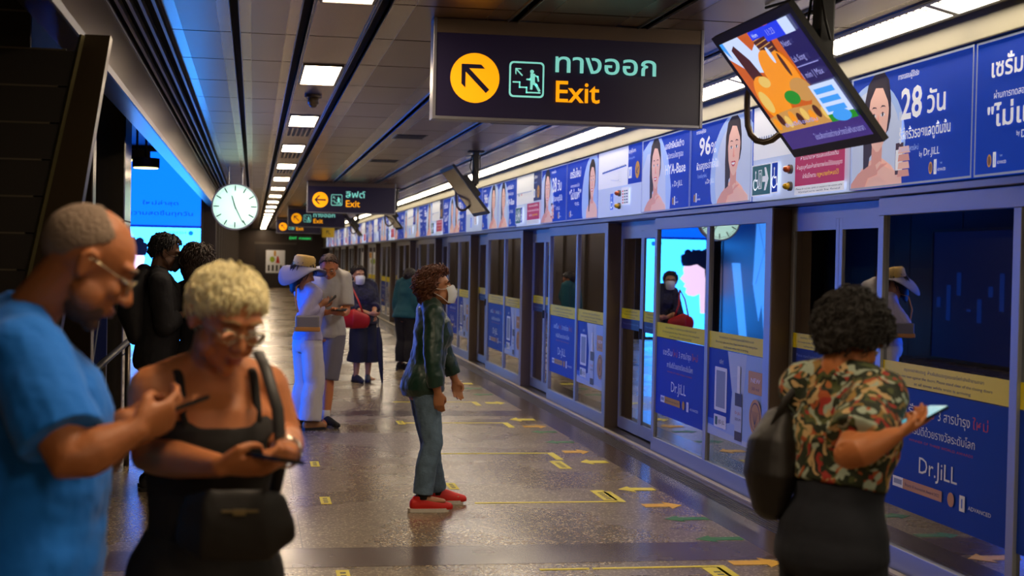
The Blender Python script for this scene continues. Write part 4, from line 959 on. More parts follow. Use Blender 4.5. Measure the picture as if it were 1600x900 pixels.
class Person:
    def __init__(s, label, base, heading, h, st, skin, head=None, yaw=0, pitch=0, roll=0, arms=None, legs=None, lean=0, bulk=1., sw=None, voxel=.008, feet=True, armr=1., group=None, hand_s=1., headk=1.):
        s.root = thing('person', label, 'person', (base[0], base[1], 0), group); s.b = Vector((base[0], base[1], 0))
        s.h, s.k = h, h/1.70; s.R = rot_axes(heading); s.side, s.fwd = s.R.col[0].copy(), s.R.col[1].copy(); s.st, s.lean, s.bulk = st, lean, bulk
        s.sw = (sw or .165)*s.k; s.armr = armr; s.vox = voxel; s.hk = headk
        s.sh = {}; s.el = {}; s.wr = {}; s.hip = {}; s.kn = {}; s.an = {}
        for q, sg in (('R', 1), ('L', -1)):
            s.sh[q] = s.P(sg*s.sw, s.yo(.81)-.012, .808*h)
            a = (arms or {}).get(q)
            if a is None: a = dict(e=s.b+s.P(sg*(s.sw+.05), s.yo(.62)-.02, .625*h), w=s.b+s.P(sg*(s.sw+.06), s.yo(.5)+.05, .475*h), f=(0, 0, -1), n=tuple(-s.side*sg), curl=.5)
            s.el[q] = Vector(a['e'])-s.b; s.wr[q] = Vector(a['w'])-s.b
            s.__dict__['hand'+q] = a
            l = (legs or {}).get(q)
            s.hip[q] = s.P(sg*.088*s.k, -.01, .50*h)
            s.kn[q] = s.P(sg*.095*s.k, .02, .275*h) if l is None else Vector(l[0])-s.b
            s.an[q] = s.P(sg*.10*s.k, -.02, .05*h) if l is None else Vector(l[1])-s.b
        s.hc = (Vector(head)-s.b) if head is not None else s.P(0, s.yo(.93)+.03, .925*h)
        s.H = rot_axes(heading+yaw, pitch, roll); s.skin = skin
        bm = bmesh.new()
        s.torso(bm, 0, .455, .842)
        s.traps(bm, 0)
        nb = s.P(0, s.yo(.83)-.02, .825*h)
        tube(bm, [nb, (nb*.45+s.HP(0, -.03, -.05)*.55), s.HP(0, -.02, -.01)], [.062*s.k*min(bulk, 1.1), .054*s.k, .056*s.k])
        s.headp(bm)
        for q, sg in (('R', 1), ('L', -1)):
            s.arm(bm, q, 0, 0, 2); s.handp(bm, q, sg, hand_s)
            s.leg(bm, q, 0, 0, 2)
            if feet: tube(bm, [s.an[q]+Vector((0, 0, -.01))-s.fwd*.02, s.an[q]+s.fwd*.07*s.k+Vector((0, 0, -.03)), s.an[q]+s.fwd*.15*s.k+Vector((0, 0, -.05*h/1.7+.012))], [(.032, .035), (.036, .026), (.038, .014)], ref=s.side)
        s.body = fuse('body', bm, skin, s.root, voxel, 3)
    def P(s, x, y, z): return s.side*x + s.fwd*y + Vector((0, 0, z))
    def HP(s, x, y, z): return s.hc + s.H @ (Vector((x, y, z))*s.hk)
    def yo(s, f): return s.lean*(max(0, f-.5)/.34)
    def torso(s, bm, inf, z0, z1, cap='flat', extra=None):
        n = 16; pts = []; rad = []
        for i in range(n+1):
            f = z0+(z1-z0)*i/n; y, w_, d_ = interp(s.st, f); k = s.bulk*s.k
            e = inf if not callable(inf) else inf(f)
            pts.append(s.P(0, y*s.k+s.yo(f), f*s.h)); rad.append((w_*k+e, d_*k+e))
        tube(bm, pts, rad, ref=s.side, seg=28, cap=cap)
    def traps(s, bm, inf):
        for q in 'RL':
            nb = s.P(0, s.yo(.84)-.02, .845*s.h)
            tube(bm, [nb, nb*.5+s.sh[q]*.5+Vector((0, 0, .005)), s.sh[q]], [.045*s.k+inf, .05*s.k+inf, .052*s.k*s.armr+inf])
    def arm(s, bm, q, inf, t0, t1, flare=0):
        A = s.armr*s.k; pts = [s.sh[q], s.sh[q]*.5+s.el[q]*.5, s.el[q], s.el[q]*.6+s.wr[q]*.4, s.wr[q]]
        prm = [0, .5, 1, 1.4, 2]; r = [.054*A, .047*A, .039*A, .040*A, .026*s.k]
        def ev(t):
            for i in range(4):
                if t <= prm[i+1]+1e-6:
                    u = (t-prm[i])/(prm[i+1]-prm[i]); return pts[i].lerp(pts[i+1], u), r[i]+(r[i+1]-r[i])*u
            return pts[-1], r[-1]
        ts = [t0] + [t for t in (.25, .5, .8, 1, 1.15, 1.4, 1.7) if t0 < t < t1] + [t1]
        e = [ev(t) for t in ts]
        tube(bm, [a for a, _ in e], [b+inf+flare*(t-t0)/(t1-t0) for (_, b), t in zip(e, ts)], cap='flat' if inf else 'round', seg=16)
        if inf: blob(bm, s.sh[q], .054*A+inf)
        if inf and t1 > 1.05: blob(bm, s.el[q], .040*A+inf)
    def leg(s, bm, q, inf, t0, t1, flare=0, rr=None):
        K = s.k*s.bulk; pts = [s.hip[q], s.hip[q]*.5+s.kn[q]*.5, s.kn[q], s.kn[q]*.65+s.an[q]*.35-s.fwd*.012, s.an[q]]
        prm = [0, .5, 1, 1.35, 2]; r = [.088*K, .076*K, .054*K, .053*K, .036*s.k]
        if rr: r = rr
        def ev(t):
            for i in range(4):
                if t <= prm[i+1]+1e-6:
                    u = (t-prm[i])/(prm[i+1]-prm[i]); return pts[i].lerp(pts[i+1], u), r[i]+(r[i+1]-r[i])*u
            return pts[-1], r[-1]
        ts = [t0] + [t for t in (.3, .6, .85, 1, 1.15, 1.35, 1.7) if t0 < t < t1] + [t1]
        e = [ev(t) for t in ts]
        tube(bm, [a for a, _ in e], [b+inf+flare*(t-t0)/(t1-t0) for (_, b), t in zip(e, ts)], cap='flat' if inf else 'round', seg=18)
    def headp(s, bm):
        B = lambda c, r, R=None: blob(bm, s.HP(*c), tuple(v*s.hk for v in r), s.H @ R if R is not None else s.H)
        B((0, -.012, .035), (.077, .097, .085)); B((0, .030, -.02), (.060, .062, .072)); B((0, .036, -.068), (.047, .047, .040)); B((0, .070, -.094), (.022, .018, .017))
        T = lambda pts, r: tube(bm, [s.HP(*p) for p in pts], [v*s.hk for v in r], seg=10)
        T([(0, .086, .022), (0, .100, .0), (0, .112, -.020)], [.008, .010, .0125]); B((0, .108, -.024), (.014, .012, .010))
        for x in (-.013, .013): B((x, .099, -.026), (.009, .010, .007))
        T([(-.05, .068, .036), (-.025, .084, .040), (0, .086, .036), (.025, .084, .040), (.05, .068, .036)], [.009]*5)
        for x in (-1, 1):
            B((x*.038, .066, -.018), (.022, .020, .020)); B((x*.050, .030, -.05), (.020, .035, .030))
            Re = Matrix.Rotation(x*.35, 3, 'Z')
            B((x*.079, -.008, -.002), (.008, .019, .032), Re); T([(x*.084, .006, .02), (x*.089, -.012, .028), (x*.090, -.026, .012), (x*.086, -.02, -.014), (x*.080, -.004, -.030)], [.005]*5)
        B((0, .092, -.052), (.021, .010, .006)); B((0, .090, -.064), (.018, .010, .007))
    def face(s, eye=True, brow='#3a2a20', lip='#a0523e', look_down=True):
        if eye:
            for x in (-.031, .031):
                bm = bmesh.new(); blob(bm, s.HP(x, .079, .012), tuple(v*s.hk for v in (.0135, .009, .0075 if not look_down else .006)), s.H, 12)
                o = obj('eye', bm, mat('eye_white', '#cfc4b8', .3), s.root, True)
                bm = bmesh.new(); blob(bm, s.HP(x, .0855, .010), tuple(v*s.hk for v in (.006, .0035, .006)), s.H, 10); obj('iris', bm, mat('iris', '#20140e', .2), o, True)
        for x in (-1, 1):
            bm = bmesh.new(); tube(bm, [s.HP(x*.048, .079, .036), s.HP(x*.032, .0905, .043), s.HP(x*.014, .0935, .038)], [.0032, .0042, .0028], seg=8); obj('eyebrow', bm, mat('brow'+brow, brow, .8), s.root, True)
        if lip:
            bm = bmesh.new()
            for dz, w_ in ((-.053, .021), (-.0625, .018)): blob(bm, s.HP(0, .0945, dz), tuple(v*s.hk for v in (w_, .009, .0048)), s.H, 14)
            obj('lips', bm, mat('lip'+lip, lip, .45), s.root, True)
    def handp(s, bm, q, sg, k=1.):
        a = s.__dict__['hand'+q]; f = Vector(a['f']).normalized(); n = Vector(a['n']); n = (n-f*n.dot(f)).normalized(); sd = f.cross(n)*sg
        w_ = s.wr[q]; cu = a.get('curl', .4); k = k*s.k; th = a.get('thumb', .5)
        L = lambda x, y, z: w_ + (f*x+sd*y+n*z)*k
        tube(bm, [L(-.01, 0, 0), L(.02, .002, 0), L(.055, .0, 0), L(.085, 0, .002)], [(.026*k, .020*k), (.034*k, .017*k), (.040*k, .0145*k), (.038*k, .012*k)], ref=sd, seg=16)
        blob(bm, L(.035, .022, .008), (.017*k,)*3)
        for i, (y, l, x) in enumerate(((.029, .068, .088), (.0098, .077, .093), (-.0098, .071, .090), (-.029, .056, .083))):
            c_ = cu*(1+.1*i); p = L(x-.015, y, 0); d = f.copy(); pts = [p]; ang = 0; spread = sd*(y*1.2)
            for seg_, fr in enumerate((.46, .30, .24)):
                ang += c_*(.75 if seg_ == 0 else .95); d = (f*math.cos(ang)+n*math.sin(ang)+spread*.6).normalized(); p = p+d*(l*fr+(.015 if seg_ == 0 else 0))*k; pts.append(p)
            tube(bm, pts, [.0090*k, .0085*k, .0078*k, .0066*k], seg=10)
        p0 = L(.018, .026, .006); p1 = L(.045, .046, .012+.01*th); p2 = L(.068, .048-.01*th, .018+.022*th); p3 = L(.086, .040-.02*th, .020+.03*th)
        tube(bm, [p0, p1, p2, p3], [.014*k, .0115*k, .0095*k, .0078*k], seg=10)
    # ---- clothes
    def top(s, nm, m, z0, z1, sleeve, inf=.012, disp=(.012, .12), flare=.012, hem=0., cutneck=None, vox=None, arm_inf=None, sm=3):
        bm = bmesh.new(); s.torso(bm, (lambda f: inf+hem*max(0, (.66-f)/.2)), z0, z1)
        s.traps(bm, inf)
        for q in 'RL': s.arm(bm, q, arm_inf or inf, 0, sleeve, flare)
        return fuse(nm, bm, m, s.root, vox or s.vox, sm, disp)
    def trousers(s, nm, m, z1=.60, t=1.9, inf=.014, flare=.0, disp=(.010, .1), rr=None):
        bm = bmesh.new(); s.torso(bm, inf, .47, z1)
        for q in 'RL': s.leg(bm, q, inf, 0, t, flare, rr); blob(bm, s.hip[q]+Vector((0, 0, -.02)), .088*s.k*s.bulk+inf*.9)
        return fuse(nm, bm, m, s.root, s.vox, 3, disp)
    def hair(s, nm, m, line, t=.012, amp=.004, freq=14, tfun=None, tufts=0, tl=.04, tr=.006, curl=0., zstretch=1., cx=(0, -.012, .035), seed=1, back_drop=0., bald=None, sweep=None, facekeep=0.):
        """cap of hair following the skull; line = hairline elevation by azimuth"""
        rg = random.Random(seed); n1, n2 = 72, 48; bm = bmesh.new(); g = []
        def rr(az, el):
            d = Vector((math.sin(az)*math.cos(el), math.cos(az)*math.cos(el), math.sin(el)))
            e = Vector((d.x/.077, d.y/.097, d.z/.085)).length; r = 1/e
            hl = math.radians(interp([(a, b) for a, b in line], abs(math.degrees(az)))[0])
            u = min(1, max(0, (el-hl)/math.radians(9))); u = u*u*(3-2*u)
            if bald: q_ = (math.degrees(d.angle(Vector(bald[0])))-bald[1])/14; q_ = min(1, max(0, q_)); u *= q_*q_*(3-2*q_)
            tt = tfun(az, el) if tfun else t
            nz = noise.noise(d*freq+Vector((seed, 0, 0)))*amp + noise.noise(d*freq*2.7)*amp*.5
            return d, r+(tt+nz)*u-(.014*(1-u)), u, r
        for j in range(n2+1):
            el = -PI/2+PI*j/n2; row = []
            for i in range(n1):
                az = -PI+2*PI*i/n1; d, r, u, _ = rr(az, el); p = d*r
                if p.z < 0: p.z *= 1+back_drop*(1 if abs(az) > 1.4 else .3)
                row.append(bm.verts.new(s.HP(*(p+Vector(cx)))))
            g.append(row)
        for j in range(n2):
            for i in range(n1): bm.faces.new((g[j][i], g[j][(i+1) % n1], g[j+1][(i+1) % n1], g[j+1][i]))
        bmesh.ops.remove_doubles(bm, verts=bm.verts, dist=1e-5)
        k = 0; tries = 0
        while k < tufts and tries < tufts*8:
            tries += 1
            az = rg.uniform(-PI, PI); el = math.asin(rg.uniform(-.85, 1)); d, r, u, r0 = rr(az, el)
            if u < .5 or (facekeep and abs(math.degrees(az)) < 75 and math.degrees(el) < facekeep): continue
            k += 1; p = d*(r-.004); dn = Vector((0, 0, -1)); tg = (dn-d*dn.dot(d)); tg = tg.normalized() if tg.length > .1 else Vector((rg.uniform(-1, 1), 1, 0)).normalized()
            if sweep: sv = Vector(sweep); tg = (sv-d*sv.dot(d)).normalized()
            sdv = d.cross(tg); tg = (tg+sdv*rg.uniform(-.6, .6)*(.5 if sweep else 1)+d*rg.uniform(-.05, .25)).normalized(); sdv = d.cross(tg)
            pts = []; ln = tl*rg.uniform(.6, 1.2); ph = rg.uniform(0, 6)
            for q in range(6):
                f = q/5; c = curl*ln*.35
                pts.append(s.HP(*(p+Vector(cx)+tg*ln*f*(1-.4*curl*f)+d*(.006*math.sin(f*PI)+c*math.sin(ph+f*7))-d*ln*f*f*.25+sdv*c*math.cos(ph+f*7))))
            tube(bm, pts, [tr*s.hk, tr*1.1*s.hk, tr*s.hk, tr*.9*s.hk, tr*.7*s.hk, tr*.3*s.hk], seg=5, cap='flat')
        bmesh.ops.recalc_face_normals(bm, faces=bm.faces)
        return obj(nm, bm, m, s.root, True)
    def glasses(s, m, lens=None):
        bm = bmesh.new()
        for x in (-1, 1):
            pts = [s.HP(x*.034+.024*math.cos(a), .1015-.006*abs(math.cos(a)), .006+.017*math.sin(a)) for a in [2*PI*i/20 for i in range(21)]]
            tube(bm, pts, .0013, seg=6, cap='flat'); tube(bm, [s.HP(x*.058, .096, .010), s.HP(x*.074, .05, .012), s.HP(x*.086, -.005, .014), s.HP(x*.087, -.025, -.0)], .0016, seg=6)
        tube(bm, [s.HP(-.011, .1, .010), s.HP(0, .104, .013), s.HP(.011, .1, .010)], .0013, seg=6)
        g = obj('glasses', bm, m, s.root, True)
        for x in (-1, 1):
            bm = bmesh.new(); vs = [bm.verts.new(s.HP(x*.034+.023*math.cos(a), .1012-.006*abs(math.cos(a)), .006+.016*math.sin(a))) for a in [2*PI*i/20 for i in range(20)]]; bm.faces.new(vs)
            obj('lens', bm, glass_mat('spectacle_lens', .02, (.92, .93, .95)), g)
    def mask(s, m):
        bm = bmesh.new(); nu, nv = 20, 14; A = []; Bk = []
        for j in range(nv+1):
            v = j/nv; z = .012-.118*v; bulge = .020*math.sin(PI*min(1, v*1.05))**.6; pl = .0022*math.sin(v*PI*7)*(1 if .2 < v < .8 else 0)
            ra, rb = [], []
            for i in range(nu+1):
                u = -1+2*i/nu; az = u*1.12; w_ = .071-.012*v; wz = (1-.18*abs(u)**2)
                y = .030+(.083+bulge-.012*abs(v-.25))*math.cos(az)**.9 if abs(az) < PI/2 else .03
                y += pl*(1-abs(u)); x = w_*math.sin(az)*1.08
                zz = -.047+(z+.047)*wz+(.006*(1-abs(u)) if v < .1 else 0)
                ra.append(bm.verts.new(s.HP(x, y, zz))); rb.append(bm.verts.new(s.HP(x*.97, y-.004, zz)))
            A.append(ra); Bk.append(rb)
        for j in range(nv):
            for i in range(nu):
                bm.faces.new((A[j][i], A[j+1][i], A[j+1][i+1], A[j][i+1])); bm.faces.new((Bk[j][i], Bk[j][i+1], Bk[j+1][i+1], Bk[j+1][i]))
        bmesh.ops.recalc_face_normals(bm, faces=bm.faces)
        o = obj('face_mask', bm, m, s.root, True)
        for x in (-1, 1):
            bm = bmesh.new()
            for z0 in (-.004, -.088): tube(bm, [s.HP(x*.068, .062, z0), s.HP(x*.078, .03, z0*.6), s.HP(x*.088, -.015, .012 if z0 > -.05 else -.02)], .0016, seg=6)
            obj('ear_loop', bm, m, o, True)
    def shoe(s, q, m, sole_m, L=.26, low=False, yaw=0, lab=None):
        a = s.an[q]; R = Matrix.Rotation(-math.radians(yaw), 3, 'Z'); f = R @ s.fwd; sd = R @ s.side; k = s.k
        o = Vector((a.x, a.y, 0)); L_ = L*k; A = lambda x, y, z: o + sd*x + f*y + Vector((0, 0, z))
        bm = bmesh.new()
        tube(bm, [A(0, -.055*k, .045), A(0, 0, .052), A(0, .07*k, .042), A(0, .13*k, .034), A(0, L_-.085*k, .030)], [(.035*k, .050), (.039*k, .062), (.044*k, .055), (.045*k, .042), (.034*k, .030)], ref=sd)
        if not low: tube(bm, [A(0, -.015*k, .05), A(0, -.022*k, .108)], [(.038*k, .045), (.035*k, .043)], ref=sd, cap='flat')
        up_ = fuse('shoe', bm, m, s.root, .005, 3, None, cut=lambda c: c.z < .014)
        bm = bmesh.new(); outl = [(-.030, -.085), (0, -.098), (.030, -.085), (.039, -.03), (.040, .03), (.049, .09), (.046, .14), (.026, .175), (0, .185), (-.028, .172), (-.047, .13), (-.046, .08), (-.038, .03), (-.038, -.03)]
        lo = [bm.verts.new(A(x*k, y*k*L/.26, .001)) for x, y in outl]; hi = [bm.verts.new(A(x*k, y*k*L/.26, .026)) for x, y in outl]
        bm.faces.new(lo[::-1]); bm.faces.new(hi)
        for i in range(len(outl)): bm.faces.new((lo[i], lo[(i+1) % len(outl)], hi[(i+1) % len(outl)], hi[i]))
        bmesh.ops.recalc_face_normals(bm, faces=bm.faces); obj('sole', bm, sole_m, up_)
        return up_
def phone(label, c, lng, nrm, screen=None, L=.150, W=.073):
    t = thing('smartphone', label, 'phone', tuple(c)); f = Vector(lng).normalized(); n = Vector(nrm); n = (n-f*n.dot(f)).normalized(); sd = f.cross(n)
    M_ = Matrix((sd, f, n)).transposed()
    bm = bmesh.new(); bmesh.ops.create_cube(bm, size=1, matrix=M_.to_4x4() @ Matrix.Diagonal((W, L, .009, 1))); bmesh.ops.bevel(bm, geom=list(bm.edges), offset=.0035, segments=3, affect='EDGES')
    obj('phone_body', bm, mat('phone_black', '#101014', .3), t)
    bm = bmesh.new(); bmesh.ops.create_cube(bm, size=1, matrix=Matrix.Translation(n*.0046) @ M_.to_4x4() @ Matrix.Diagonal((W*.92, L*.94, .0006, 1)))
    obj('screen', bm, screen or mat('phone_glass', '#0a0a0e', .08), t)
    return t
def strap(nm, pts, m, parent, w_=.014, th=.003, ref=None):
    bm = bmesh.new(); tube(bm, pts, [(w_, th)]*len(pts), ref=ref, seg=8, cap='flat'); return obj(nm, bm, m, parent, True)

SK_TAN = mat('skin_tanned', '#b06a3c', .5, sss=.08, bump=(60, .08)); SK_OR = mat('skin_warm', '#b87040', .5, sss=.08, bump=(60, .06)); SK_MID = mat('skin_mid', '#a8704c', .5, sss=.08); SK_LT = mat('skin_light', '#b98662', .5, sss=.08)
F_BLUE = mat('cotton_bright_blue', '#0072dc', .85, sheen=.1); F_BLACK = mat('fabric_black', '#15110f', .85); F_BLACKL = mat('bag_black', '#17120f', .55)
F_DARK = mat('fabric_near_black', '#121016', .9); F_NAVY = mat('fabric_navy', '#15182c', .85)
SHORTH = [(0, 42), (40, 38), (60, 22), (78, 2), (100, -12), (125, -42), (180, -58)]

# the bald man in blue, near left
p = Person('bald man with glasses in bright blue T-shirt, looking down at phone, far left', (-.515, 3.27), 76, 1.77, [(a, b+(.035 if .5 < a < .74 else 0), c_*1.04, d*(1.10 if .5 < a < .7 else 1.0)) for a, b, c_, d in MALE], SK_TAN,
    head=at(134, 414, 3.22), yaw=2, pitch=32, lean=.02, bulk=1.06, sw=.185, voxel=.006, armr=1.15, headk=1.06,
    arms=dict(R=dict(e=at(112, 722, 2.96), w=at(212, 672, 3.00), f=(.72, .55, .28), n=(-.35, .75, .35), curl=.55, thumb=.9),
              L=dict(e=at(150, 730, 3.50), w=at(195, 655, 3.33), f=(.85, -.10, .12), n=(.1, -.3, .9), curl=.22, thumb=.3)))
MAN = p
p.top('t_shirt', F_BLUE, .47, .835, .80, .022, (.020, .10), .016, .02, arm_inf=.024)
p.trousers('shorts', mat('shorts_dark', '#20242c', .9), .56, .9, .02)
p.hair('hair', mat('stubble_grey', '#8c7664', .9, bump=(120, .6)), [(0, 75), (35, 60), (60, 35), (80, 5), (100, -14), (130, -40), (180, -52)], t=.0030, amp=.0012, tufts=0, bald=((0, .62, .78), 42))
p.face(brow='#6a5a4c', lip='#8a4a38')
bm = bmesh.new(); p_ = p; 
B_ = lambda c, r: blob(bm, p.HP(*c), tuple(v*p.hk for v in r), p.H)
B_((0, .0375, -.069), (.0482, .0482, .0405)); B_((0, .071, -.095), (.0232, .0188, .0178)); obj('stubble_beard', bm, mat('stubble_brown', '#5c4030', .9, bump=(150, .5)), p.root, True)
p.glasses(mat('thin_metal', '#c8b890', .25, .9))
bm = bmesh.new(); nb = p.P(0, -.015, .845*p.h)
tube(bm, [nb+(p.side*math.cos(a)*.082+p.fwd*math.sin(a)*.085)+Vector((0, 0, -.02*math.sin(a)+.018)) for a in [PI*2*i/24 for i in range(25)]], .0016, seg=6, cap='flat'); obj('necklace', bm, mat('silver_chain', '#c8c0b0', .25, 1), p.root, True)
for q in 'RL': p.shoe(q, F_BLACK, F_BLACKL)
phone('dark smartphone held up by the bald man in blue', at(272, 640, 3.08), (.80, .25, .28), (-.35, .1, 1))

# the blonde woman
p = Person('woman with short blonde hair, glasses and black strappy top, looking at phone', (-.10, 3.50), 163, 1.64, [(a, b, c_*1.06, d*1.08) for a, b, c_, d in FEMALE], SK_OR,
    head=at(353, 499, 3.40), yaw=-9, pitch=27, roll=-4, lean=.02, bulk=1.04, sw=.142, voxel=.006, armr=1.14, headk=.99,
    arms=dict(R=dict(e=at(232, 712, 3.42), w=at(345, 728, 3.15), f=(.93, -.18, -.02), n=(.1, .55, .75), curl=.55, thumb=.75),
              L=dict(e=at(447, 690, 3.52), w=at(447, 708, 3.22), f=(-.45, -.60, -.30), n=(-.3, .25, .9), curl=.6, thumb=.6)))
bm = bmesh.new(); p.torso(bm, .009, .50, .748)
blob(bm, p.P(-.070, .050+p.yo(.73), .735*p.h), (.084, .080, .080)); blob(bm, p.P(.070, .050+p.yo(.73), .735*p.h), (.084, .080, .080))
fuse('strappy_top', bm, F_BLACK, p.root, .006, 2, (.008, .08))
def front(p, x, z, off=.010):
    y, w_, d_ = interp(p.st, z); k = p.bulk*p.k; return p.P(x, y*p.k+p.yo(z)+d_*k*math.sqrt(max(.05, 1-(x/(w_*k+.02))**2))+off, z*p.h)
for sx in (-1, 1):
    strap('top_strap', [p.P(sx*.085, .112+p.yo(.75), .755*p.h), front(p, sx*.088, .79, .014), p.P(sx*.090, .045+p.yo(.83), .832*p.h), p.P(sx*.092, -.005, .850*p.h), p.P(sx*.090, -.075, .825*p.h), p.P(sx*.085, -.105, .76*p.h)], F_BLACK, p.root, .011, .005, ref=p.side)
p.trousers('trousers', F_BLACK, .60, 1.9, .016, .02)
bm = bmesh.new(); p.torso(bm, lambda f: .012+.02*max(0, (.6-f)/.15), .47, .60); fuse('tunic_hem', bm, F_BLACK, p.root, .008, 2, (.012, .1))
p.hair('hair', mat('hair_blonde', '#e6d8a4', .5, var=(40, .18), bump=(60, .7)), [(0, 34), (25, 28), (45, 30), (60, 22), (78, 8), (100, -6), (125, -38), (180, -55)], t=.008, amp=.003, freq=5, tufts=1900, tl=.050, tr=.0017, curl=.0, seed=3, sweep=(.35, .8, -.55))
p.face(brow='#8a6a40', lip='#a04c38'); p.glasses(mat('thin_metal', '#c8b890', .25, .9))
for q in 'RL': p.shoe(q, F_BLACK, F_BLACKL)
bm = bmesh.new(); wv = (p.wr['L']-p.el['L']).normalized(); a_, b_ = frame_from(wv)
cw = p.wr['L']-wv*.015; tube(bm, [cw+(a_*math.cos(t_)+b_*math.sin(t_))*.0335 for t_ in [2*PI*i/24 for i in range(25)]], [(.004, .009)]*25, ref=None, seg=8, cap='flat'); obj('bracelet_strap', bm, mat('silver_bracelet', '#d0c8b8', .2, 1), p.root, True)
BL = p
phone('dark smartphone held low by the blonde woman', at(428, 716, 3.09), (.55, -.80, .0), (-.10, .45, .85), L=.14, W=.072)
# her bag
t = thing('shoulder_bag', 'black crossbody bag hanging on the front of the blonde woman', 'bag', (p.b.x+.0, p.b.y-.18, .80))
bm = bmesh.new(); cb = at(368, 818, 3.24)-Vector(t.location); tube(bm, [cb+Vector((-.115, .0, .01)), cb+Vector((-.07, -.02, 0)), cb+Vector((.07, -.025, 0)), cb+Vector((.115, -.005, .015))], [(.060, .012), (.082, .020), (.082, .020), (.060, .012)], ref=(0, 0, 1), seg=20)
fuse('bag_body', bm, F_BLACKL, t, .006, 2, (.006, .06))
bm = bmesh.new(); box(bm, cb.x-.03, cb.x+.05, cb.y-.052, cb.y-.042, cb.z+.034, cb.z+.038); box(bm, cb.x-.005, cb.x+.022, cb.y-.056, cb.y-.042, cb.z+.028, cb.z+.040); obj('zip', bm, mat('zip_brass', '#a89870', .3, .9), t)
strap('strap', [Vector(v)-Vector(t.location) for v in (at(300, 770, 3.26), at(322, 720, 3.27), at(375, 640, 3.30), at(405, 560, 3.36), at(404, 545, 3.46), at(398, 548, 3.56))], F_BLACKL, t, .012, .003, ref=(1, 0, 0)) if False else strap('strap', [Vector(v)-Vector(t.location) for v in (at(425, 790, 3.28), at(440, 720, 3.30), at(434, 640, 3.31), at(415, 575, 3.37), at(403, 550, 3.47))], F_BLACKL, t, .014, .004, ref=(1, 0, 0))

# the woman in the floral shirt, near right
def floral():
    m = mat('floral_print', '#5a6a3a', .85); nt = m.node_tree; N = nt.nodes; L = nt.links; tc = N['Texture Coordinate']
    n = N.new('ShaderNodeTexNoise'); n.inputs['Scale'].default_value = 9; L.new(tc.outputs['Object'], n.inputs['Vector'])
    mx = N.new('ShaderNodeMix'); mx.data_type = 'RGBA'; mx.inputs[0].default_value = .22; L.new(tc.outputs['Object'], mx.inputs[6]); L.new(n.outputs['Color'], mx.inputs[7])
    v = N.new('ShaderNodeTexVoronoi'); v.inputs['Scale'].default_value = 46; L.new(mx.outputs[2], v.inputs['Vector'])
    sp = N.new('ShaderNodeSeparateColor'); L.new(v.outputs['Color'], sp.inputs[0])
    c = ramp(nt, sp.outputs[0], ['C', (0, '#1c2412'), (.24, '#a04c20'), (.33, '#4a5028'), (.47, '#9aa490'), (.59, '#8a6a2c'), (.66, '#242a14'), (.82, '#9a2c22'), (.89, '#b89868')])
    L.new(c, N['Principled BSDF'].inputs['Base Color']); return m
bx0 = at(1308, 700, 4.02)
p = Person('woman with dark curly hair in floral short sleeved shirt, seen from behind, near right', (bx0.x, 4.02), 66, 1.57, [(a, b, c_*1.04, d*1.08) for a, b, c_, d in FEMALE], SK_OR,
    head=at(1328, 531, 4.02), yaw=8, pitch=36, lean=.03, bulk=1.07, sw=.155, voxel=.006, armr=1.25,
    arms=dict(R=dict(e=at(1327, 712, 3.68), w=at(1398, 680, 3.66), f=(.80, .35, .22), n=(-.2, .3, .9), curl=.45, thumb=.6),
              L=dict(e=at(1372, 700, 4.22), w=at(1388, 668, 3.96), f=(.75, -.45, .10), n=(-.1, -.2, .9), curl=.4, thumb=.5)))
p.top('floral_shirt', floral(), .632, .825, .82, .024, (.020, .08), .018, .012, arm_inf=.026)
p.trousers('trousers', mat('trousers_navy', '#12151f', .9), .66, 1.85, .018, .02)
p.hair('hair', mat('hair_black_curly', '#17100c', .75, bump=(40, .8)), [(0, 20), (40, 18), (60, 0), (80, -30), (100, -45), (125, -70), (180, -80)], t=.030, amp=.012, freq=7, tufts=1300, tl=.05, tr=.0024, curl=.3, seed=5, back_drop=.15)
p.face(brow='#2a1c14')
for q in 'RL': p.shoe(q, F_BLACK, F_BLACKL)
phone('smartphone with a lit screen held by the woman in the floral shirt', at(1442, 650, 3.80), (.80, .30, .30), (-.5, -.1, .8), mat('phone_lit', '#000000', .2, emit='#58b0c0', es=.8))
t = thing('shoulder_bag', 'black tote bag hanging behind the woman in the floral shirt', 'bag', tuple(at(1207, 800, 4.16)))
o_ = Vector(t.location)
bm = bmesh.new(); tube(bm, [at(1203, 785, 4.16)-o_, at(1203, 740, 4.16)-o_, at(1207, 690, 4.17)-o_, at(1215, 655, 4.18)-o_], [(.055, .09), (.075, .13), (.070, .12), (.038, .09)], ref=(1, 0, 0), seg=20)
fuse('bag_body', bm, F_BLACKL, t, .007, 2, (.008, .08))
strap('strap', [v-o_ for v in (at(1208, 668, 4.12), at(1228, 625, 4.10), at(1262, 585, 4.12), at(1290, 572, 4.2))], F_BLACKL, t, .013, .004, ref=(1, 0, 0))
strap('strap', [v-o_ for v in (at(1220, 668, 4.24), at(1240, 622, 4.24), at(1272, 588, 4.24), at(1292, 574, 4.24))], F_BLACKL, t, .013, .004, ref=(1, 0, 0))

